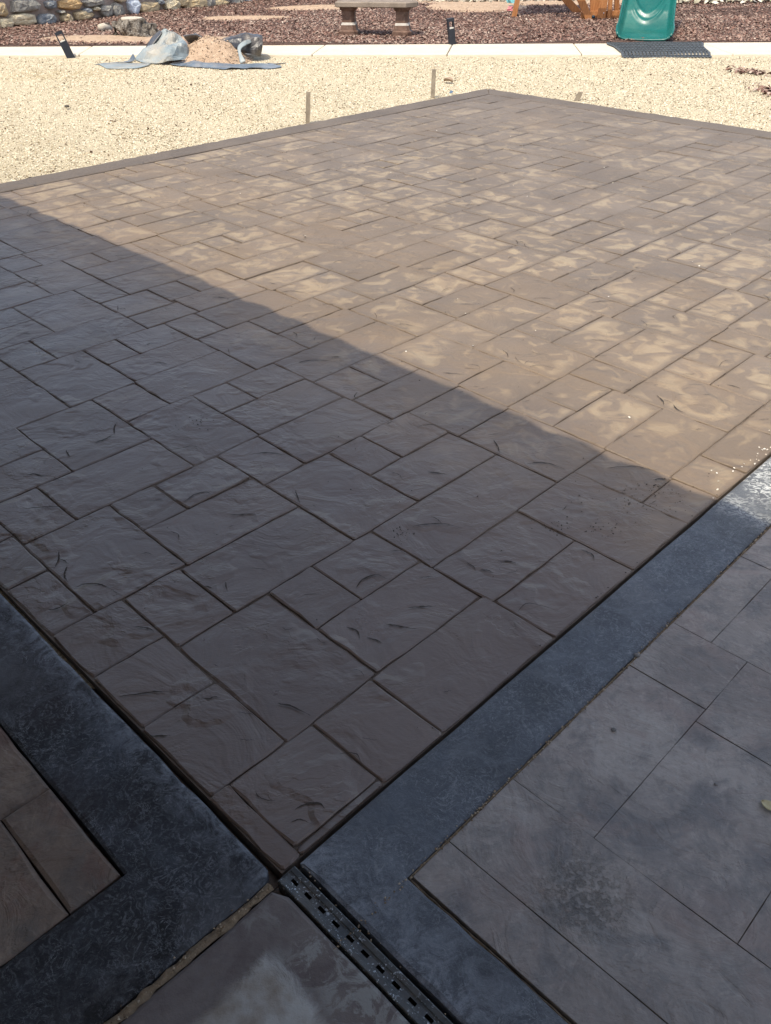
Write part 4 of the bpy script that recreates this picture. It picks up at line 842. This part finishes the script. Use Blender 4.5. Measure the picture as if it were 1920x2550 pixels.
# pale tent-like sheet standing over the left of the heap
cloth('pale_sheet', [[(398, 73, Ym+.10), (411, 71, Ym+.06), (424, 74, Ym+.05), (437, 76, Ym+.06), (449, 88, Ym+.10)],
                     [(383, 91, Ym+.08), (402, 92, Ym-.04), (424, 95, Ym-.07), (444, 98, Ym-.04), (460, 104, Ym+.02)],
                     [(364, 122, Ym-.0), (392, 120, Ym-.14), (420, 120, Ym-.18), (450, 122, Ym-.16), (468, 126, Ym-.08)],
                     [(340, 140, Ym-.10), (372, 146, Ym-.26), (408, 144, Ym-.32), (444, 142, Ym-.30), (477, 145, Ym-.22)],
                     [(337, 150, Ym-.14), (360, 160, Ym-.36), (392, 161, Ym-.42), (432, 151, Ym-.38), (479, 148, Ym-.26)]], MSH1, sh, 3, 3, .060, 3, crisp=True)
cloth('fold', [[(398, 74, Ym+.10), (378, 92, Ym+.10), (363, 118, Ym+.02), (352, 138, Ym-.08)], [(404, 82, Ym+.06), (392, 98, Ym+.02), (376, 120, Ym-.05), (362, 140, Ym-.14)], [(398, 90, Ym+.14), (388, 104, Ym+.10), (370, 122, Ym+.04), (352, 136, Ym+.0)]], MSH3, sh, 6, 4, .012, 8)
cloth('fold', [[(409, 70, Ym+.08), (424, 76, Ym+.10), (432, 73, Ym+.12)], [(413, 75, Ym+.04), (424, 80, Ym+.05), (430, 76, Ym+.07)]], MSH3, sh, 5, 4, .006, 2)
# shade in the hollow below it, put in as a black strip
cloth('shade_edge', [[(352, 152, Ym-.20), (378, 162, Ym-.34), (410, 161, Ym-.40), (450, 152, Ym-.36), (479, 148, Ym-.26)], [(368, 164, Ym-.28), (388, 170, Ym-.36), (415, 172, Ym-.38), (450, 174, Ym-.34), (500, 175, Ym-.30)]], MSH3, sh, 6, 5, .012, 5)
# limp strips lying on the gravel
cloth('ground_strip', [[(239, 171, Ym-.50), (262, 161, Ym-.42), (296, 160, Ym-.36), (318, 150, Ym-.26), (331, 137, Ym-.08)],
                       [(240, 173, Ym-.52), (266, 168, Ym-.46), (300, 168, Ym-.42), (326, 160, Ym-.34), (337, 146, Ym-.14)]], MSH2, sh, 4, 3, .035, 6, crisp=True)
cloth('ground_strip', [[(246, 173, Ym-.46), (280, 171, Ym-.42), (312, 174, Ym-.44), (345, 176, Ym-.44), (378, 174, Ym-.40)],
                       [(268, 187, Ym-.86), (292, 189, Ym-.90), (320, 189, Ym-.90), (346, 187, Ym-.86), (370, 179, Ym-.62)]], MSH1, sh, 8, 6, .012, 7)
cloth('ground_strip', [[(428, 158, Ym-.36), (470, 152, Ym-.36), (520, 152, Ym-.38), (570, 159, Ym-.42), (620, 158, Ym-.42), (668, 159, Ym-.44), (698, 168, Ym-.50)],
                       [(430, 164, Ym-.48), (472, 166, Ym-.56), (520, 168, Ym-.62), (565, 170, Ym-.66), (620, 168, Ym-.62), (668, 170, Ym-.64), (699, 174, Ym-.58)],
                       [(510, 174, Ym-.62), (535, 177, Ym-.74), (560, 180, Ym-.84), (590, 181, Ym-.86), (630, 179, Ym-.80), (670, 178, Ym-.76), (702, 177, Ym-.62)]], MSH2, sh, 4, 3, .045, 9, crisp=True)
# black bunched roll behind the heap to the right
cloth('black_roll', [[(455, 90, Ym+.34), (500, 95, Ym+.36), (530, 104, Ym+.30), (560, 90, Ym+.30), (600, 83, Ym+.30), (632, 82, Ym+.28), (651, 88, Ym+.20)],
                     [(456, 99, Ym+.22), (500, 100, Ym+.22), (522, 108, Ym+.18), (562, 98, Ym+.08), (602, 92, Ym+.02), (634, 92, Ym+.00), (654, 102, Ym+.02)],
                     [(460, 106, Ym+.26), (500, 105, Ym+.26), (530, 116, Ym+.14), (572, 116, Ym+.02), (606, 112, Ym-.08), (636, 114, Ym-.08), (653, 122, Ym-.02)],
                     [(470, 116, Ym+.34), (505, 114, Ym+.32), (545, 122, Ym+.16), (580, 128, Ym+.06), (612, 132, Ym-.02), (634, 138, Ym-.06), (649, 140, Ym+.02)]], MSH3, sh, 3, 3, .060, 11, crisp=True)
cloth('pale_fold', [[(624, 96, Ym-.04), (606, 100, Ym-.10), (592, 116, Ym-.14), (594, 136, Ym-.20), (598, 158, Ym-.28)], [(627, 104, Ym-.06), (612, 112, Ym-.12), (600, 124, Ym-.16), (604, 140, Ym-.22), (612, 154, Ym-.26)]], MSH1, sh, 6, 4, .012, 13)
cloth('torn_strip', [[(666, 156, Ym-.30), (690, 160, Ym-.32), (712, 159, Ym-.30)], [(670, 161, Ym-.34), (690, 164, Ym-.36), (713, 161, Ym-.32)]], MSH3, sh, 6, 3, .01, 15)

# ------------------------------------------------------------------ stone retaining wall
MORT = mat_simple('wall_mortar', (.30, .225, .185), (.42, .33, .275), 8, .95, .02, 40)
wA = at(-60, 82, z=.0); wB = at(760, -8, z=.0); wd_ = (wB-wA); wd_.z = 0; WL = wd_.length; wdir = wd_.normalized(); wnor = Vector((wdir.y, -wdir.x, 0))
wall = empty('stone_wall', (wA.x, wA.y, 0), label='rough natural stone retaining wall behind the mulch bed', cat='wall')
def onwall(px, py):
    a = at(px, py, Y=10.0)-Vector((0, 0, EYE)); t = (wA-Vector((0, 0, EYE))).dot(wnor)/a.dot(wnor); return Vector((0, 0, EYE))+a*t
HW = 1.5
b = MB(); q = wnor*.10
L0 = wA-wdir*6; L1 = wA+wdir*(WL+6)
b.hull([L0-q, L1-q, L1-wnor*.6, L0-wnor*.6], [p+Vector((0, 0, HW)) for p in (L0-q, L1-q, L1-wnor*.6, L0-wnor*.6)])
b.v = [(x, y, z-.1) for x, y, z in b.v]; b.build('mortar', MORT, wall)
def mat_rock(name, c1, c2, c3):
    m = M(name, .85, .25); n_ = m.noise(7, 6, .65, .6); c = m.mix(m.ramp(n_, .35, .65), c1, c2); c = m.mix(m.mul(m.ramp(m.noise(15, 6, .7), .52, .66), .8), c, c3)
    m.color(c); m.bump(m.noise(9, 7, .7), .04); return m.m
ROCK = {'tan': mat_rock('tan_rock', (0.486, 0.358, 0.192), (0.640, 0.512, 0.320), (0.333, 0.282, 0.205)), 'cream': mat_rock('cream_rock', (0.589, 0.486, 0.307), (0.768, 0.666, 0.474), (0.384, 0.333, 0.218)),
        'blue': mat_rock('blue_grey_rock', (0.179, 0.198, 0.218), (0.320, 0.333, 0.333), (0.461, 0.422, 0.346)), 'grey': mat_rock('mottled_grey_rock', (0.256, 0.243, 0.211), (0.435, 0.410, 0.346), (0.154, 0.128, 0.115)),
        'orange': mat_rock('orange_rock', (0.538, 0.333, 0.141), (0.691, 0.474, 0.243), (0.422, 0.307, 0.192)), 'pale': mat_rock('pale_blue_rock', (0.538, 0.602, 0.691), (0.768, 0.819, 0.850), (0.384, 0.410, 0.461))}
def rock(px, py, rx, ry, kind, ang=0, sq=.8):
    c = onwall(px, py); r = (onwall(px+rx, py)-onwall(px-rx, py)).length/2; h = abs(onwall(px, py-ry).z-onwall(px, py+ry).z)/2
    make_rock(c, r, h, kind, sq)
def make_rock(c, r, h, kind, sq=.8):
    sd = random.uniform(0, 99); n_ = random.choice((7, 8, 9)); rings = []; ph = random.uniform(0, 6)
    shape = []
    for i in range(n_):
        a = 2*math.pi*i/n_+random.gauss(0, .16); k = 1+noise.noise(Vector((math.cos(a)*1.4+sd, math.sin(a)*1.4, 0)))*.28
        p = (abs(math.cos(a))**sq*math.copysign(1, math.cos(a))*k, abs(math.sin(a))**sq*math.copysign(1, math.sin(a))*k); shape.append(p)
    for f, d in ((1.0, -.12), (1.0, .005), (.90, .045), (.62, .062), (.15, .066)):
        rings.append([c+wdir*x*r*f+Vector((0, 0, y*h*f))+wnor*(d-.045+.025*noise.noise(Vector((x*2+sd, y*2, d*9)))) for x, y in shape])
    b = MB(); b.loft(rings, True, False); b.build('stone', ROCK[kind], wall)
RK = [(8, 24, 12, 21, 'tan'), (68, 14, 38, 19, 'grey'), (61, 48, 34, 17, 'cream'), (18, 58, 19, 15, 'cream'), (122, 49, 25, 15, 'blue'), (131, 11, 14, 11, 'blue'), (180, 11, 31, 15, 'orange'),
      (171, 46, 14, 12, 'tan'), (157, 30, 9, 4, 'grey'), (212, 38, 26, 13, 'tan'), (222, 27, 11, 7, 'blue'), (237, 7, 26, 11, 'grey'), (243, 22, 9, 6, 'cream'), (268, 27, 17, 17, 'grey'), (297, 25, 15, 17, 'grey'),
      (338, 17, 15, 21, 'pale'), (377, 19, 26, 17, 'tan'), (404, 5, 9, 8, 'blue'), (433, 14, 21, 15, 'cream'), (493, 9, 36, 14, 'tan'), (553, 8, 22, 10, 'tan'), (594, 5, 15, 8, 'grey'), (630, 3, 17, 8, 'blue')]
done = []
for r in RK: rock(*r); done.append((onwall(r[0], r[1]), max(r[2], r[3])/140))
s_ = -5.5
while s_ < WL+5:
    z = .12
    while z < HW-.2:
        r = random.uniform(.14, .26); c = wA+wdir*(s_+random.uniform(-.06, .06))+Vector((0, 0, z+random.uniform(-.04, .04)))
        if all((c-d[0]).length > r*.9+d[1]*.75 for d in done):
            make_rock(c, r, r*random.uniform(.6, .9), random.choice(['tan', 'cream', 'grey', 'grey', 'blue', 'orange'])); done.append((c, r))
        z += .20
    s_ += .24
# rubble bank at the far right
def reg_rub(n):
    x = rng.uniform(5.3, 13, n); y = 20.3+rng.uniform(0, 1, n)**.8*3.2-.03*(x-8); return x, y
chips('rubble_bank', mat_chips('pale_rubble', [(.22, .20, .16), (.42, .39, .28), (.52, .50, .36), (.66, .62, .50), (.40, .40, .36)]), 3800, reg_rub, (.05, .20), .06, lambda x, y: mulch_z(x, y)+(y-20.3)*.12, None, .35, 1.9, kind='stuff')
def reg_rub2(n):
    x = rng.uniform(-.3, 4.4, n); y = 20.9+rng.uniform(0, 1, n)*2.6; return x, y
chips('leaf_litter', mat_chips('litter', [(.10, .085, .06), (.30, .26, .20), (.50, .44, .34), (.22, .2, .15)]), 2200, reg_rub2, (.04, .13), .03, mulch_z, None, .4, 2.6, kind='stuff')

# ------------------------------------------------------------------ small things lying about
def leaf(name, p, a, s_, mat, label, cat, curl=.5):
    p = Vector(p); b = MB(); G = []
    for i in range(9):
        t = i/8; wd = math.sin(math.pi*(t*.94+.03))**.8*.36*s_
        G.append([p+Matrix.Rotation(a, 3, 'Z') @ Vector(((t-.5)*s_, k*wd, abs(k)*curl*s_*.25+.10*s_*curl*math.sin(t*3)+.002)) for k in (-1, -.5, 0, .5, 1)])
    b.grid(G); o = b.build(name, mat, None, p); solid(o, .0012); return tag(o, label, cat)
MLEAFY = mat_simple('dry_yellow_leaf', (.36, .31, .16), (.48, .42, .25), 60, .6)
MLEAFB = mat_simple('dry_brown_leaf', (.26, .18, .125), (.38, .29, .21), 30, .8)
leaf('dry_leaf', at(1912, 2010, z=.006), -.9, .034, MLEAFY, 'curled yellowish dry leaf on the paving at the right edge', 'leaf')
leaf('dry_leaf', at(1116, 205, z=GZ+.01), 2.6, .12, MLEAFB, 'large curled brown leaf on the gravel beside the darker stake', 'leaf', 1.1)
MPB = mat_simple('grey_pebble', (.10, .095, .09), (.18, .17, .16), 60, .7, .001, 200)
def pebble(p, r, label, mat=MPB):
    p = Vector(p); b = MB(); rings = []
    for k in range(5):
        f = k/4; rr = r*math.sin(math.pi*(.15+.8*f))**.6
        rings.append([p+Vector((rr*math.cos(a)*1.2*(1+.2*noise.noise(Vector((a, f, r*900)))), rr*math.sin(a), r*1.1*f-.001)) for a in np.linspace(0, 2*math.pi, 9)[:-1]])
    b.loft(rings); return tag(b.build('pebble', mat, None, p), label, 'pebble')
pebble(at(1586, 1633, z=.004), .0075, 'small grey pebble in the joint between the charcoal band and mauve paving')
pebble(at(1528, 1818, z=.004), .006, 'tiny dark pebble on the mauve paving nearest the long band')
pebble(at(1782, 1953, z=.004), .004, 'tiny brown pebble on the mauve paving left of the yellow leaf')
pebble(at(497, 798, z=GZ+.3) if False else at(167, 267, z=GZ+.008), .022, 'dark pebble alone on the gravel at the left', mat_simple('dark_stone', (.06, .055, .045), (.10, .09, .075), 40, .8))
b = MB(); p = at(1123, 232, z=GZ+.008); b.add([p+Vector(v_)*.7 for v_ in ((-.035, -.012, 0), (.02, -.02, .004), (.035, .01, .03), (-.005, .016, .04))], [(0, 1, 2, 3)])
tag(solid(b.build('plastic_scrap', mat_simple('blue_scrap', (.05, .09, .15), (.09, .14, .2), 30, .5), None, p), .003) , 'tiny blue plastic scrap beside the far corner of the slab', 'scrap')
b = MB(); p = at(1276, 6, z=.05)
for k in range(7):
    q = p+Vector((random.uniform(-.09, .06), random.uniform(-.05, .05), .01)); b.box(q+Vector((0, 0, .05)), (random.uniform(.05, .11), .03, random.uniform(.08, .20)), Matrix.Rotation(random.uniform(-.8, .8), 3, 'Y'))
tag(b.build('toy', mat_simple('turquoise_plastic', (.05, .30, .36), (.30, .62, .66), 9, .35), None, p), 'small turquoise toy lying behind the swing leg', 'toy')
b = MB(); p = at(1270, 26, z=.04); blob(b, p, .05, .07, seed=4, rough=.5, n=10); tag(b.build('toy', mat_simple('pink_plastic', (.55, .12, .15), (.75, .30, .30), 20, .4), None, p), 'little pink toy in the mulch left of the swing leg', 'toy')
b = MB(); c0 = at(245, 1868, z=BZ+.001); pts = []
for k in range(26):
    a = k/25*5.2+.6; pts.append(c0+Vector((.021*math.cos(a)+.0, .028*math.sin(a)-.006*math.cos(2*a), .0008)))
b.tube(pts, .00028, 5); tag(b.build('loose_thread', MPB, None, c0), 'thin pale looped thread on the charcoal band at the left', 'thread')

# ================================================================== THE HOUSE BEHIND THE CAMERA (its veranda roof shades the patio)
MROOF = mat_simple('terracotta_roof', (.30, .14, .09), (.42, .22, .15), 5, .8, .004, 30)
MWALL = mat_simple('rendered_wall', (.55, .50, .43), (.62, .57, .50), 4, .9, .003, 60)
roofh = 2.65
off = (roofh+.03)/math.tan(SUN_EL)*(TO.dot(U)); offv = (roofh)/math.tan(SUN_EL)*(TO.dot(V))
ue = 1.865-off
MSOFF = mat_simple('stained_soffit', (.34, .29, .24), (.42, .37, .31), 4, .8)
roof = empty('veranda_roof', W(-1.5, 1, 0), label='veranda roof with scalloped tile eave behind the camera', cat='roof')
b = MB(); rows = []
nv = 200; v_a, v_b = -3.6, 8.4
for uu in (ue, ue-.2, -3.4):
    rows.append([W(uu+(.016*abs(math.sin(math.pi*(v_a+(v_b-v_a)*k/nv)/.31))-.008 + .012*noise.noise(Vector((k*.16, 0, 0)))+.008*math.sin(k*.07) if uu == ue else 0), v_a+(v_b-v_a)*k/nv, roofh+(ue-uu)*.16+.03*abs(math.sin(math.pi*(v_a+(v_b-v_a)*k/nv)/.27))) for k in range(nv+1)])
b.grid(rows); solid(b.build('tile_sheet', MROOF, roof), .03, -1)
b = MB(); b.hull([W(ue-.12, v_a, roofh-.24), W(ue-.07, v_a, roofh-.24), W(ue-.07, v_b, roofh-.24), W(ue-.12, v_b, roofh-.24)], [W(ue-.12, v_a, roofh-.05), W(ue-.07, v_a, roofh-.05), W(ue-.07, v_b, roofh-.05), W(ue-.12, v_b, roofh-.05)]); b.build('fascia', MCED, roof)
b = MB(); b.hull([W(-3.3, v_a+.1, roofh+.02), W(ue-.12, v_a+.1, roofh-.09), W(ue-.12, v_b-.1, roofh-.09), W(-3.3, v_b-.1, roofh+.02)], [W(-3.3, v_a+.1, roofh+.04), W(ue-.12, v_a+.1, roofh-.07), W(ue-.12, v_b-.1, roofh-.07), W(-3.3, v_b-.1, roofh+.04)]); b.build('soffit', MSOFF, roof)
for v_ in (-3.4, 8.1):
    b = MB(); b.hull([W(ue-.3, v_, -.1), W(ue-.2, v_, -.1), W(ue-.2, v_+.1, -.1), W(ue-.3, v_+.1, -.1)], [W(ue-.3, v_, roofh-.05), W(ue-.2, v_, roofh-.05), W(ue-.2, v_+.1, roofh-.05), W(ue-.3, v_+.1, roofh-.05)]); b.build('post', MCED, roof)
house = empty('house', W(-4, 1, 0), label='rendered house wall with glass doors behind the camera', cat='house')
b = MB(); b.hull([W(-3.8, -3.6, -.1), W(-3.5, -3.6, -.1), W(-3.5, 8.4, -.1), W(-3.8, 8.4, -.1)], [W(-3.8, -3.6, 3.0), W(-3.5, -3.6, 3.0), W(-3.5, 8.4, 3.0), W(-3.8, 8.4, 3.0)]); b.build('wall', MWALL, house)
MGL = M('window_glass', .05, .5); MGL.color((.02, .025, .03)); MGL = MGL.m
for v_ in (-3.0, 2.5):
    b = MB(); b.hull([W(-3.49, v_, 0), W(-3.44, v_, 0), W(-3.44, v_+2, 0), W(-3.49, v_+2, 0)], [W(-3.49, v_, 2.1), W(-3.44, v_, 2.1), W(-3.44, v_+2, 2.1), W(-3.49, v_+2, 2.1)]); b.build('glass_door', MGL, house)
b = MB(); b.hull([W(-3.5, -3.6, -.05), W(-3.41, -3.6, -.05), W(-3.41, 8.4, -.05), W(-3.5, 8.4, -.05)], [W(-3.5, -3.6, .002), W(-3.41, -3.6, .002), W(-3.41, 8.4, .002), W(-3.5, 8.4, .002)]); tag(b.build('house_footing', MLEFT), kind='structure')
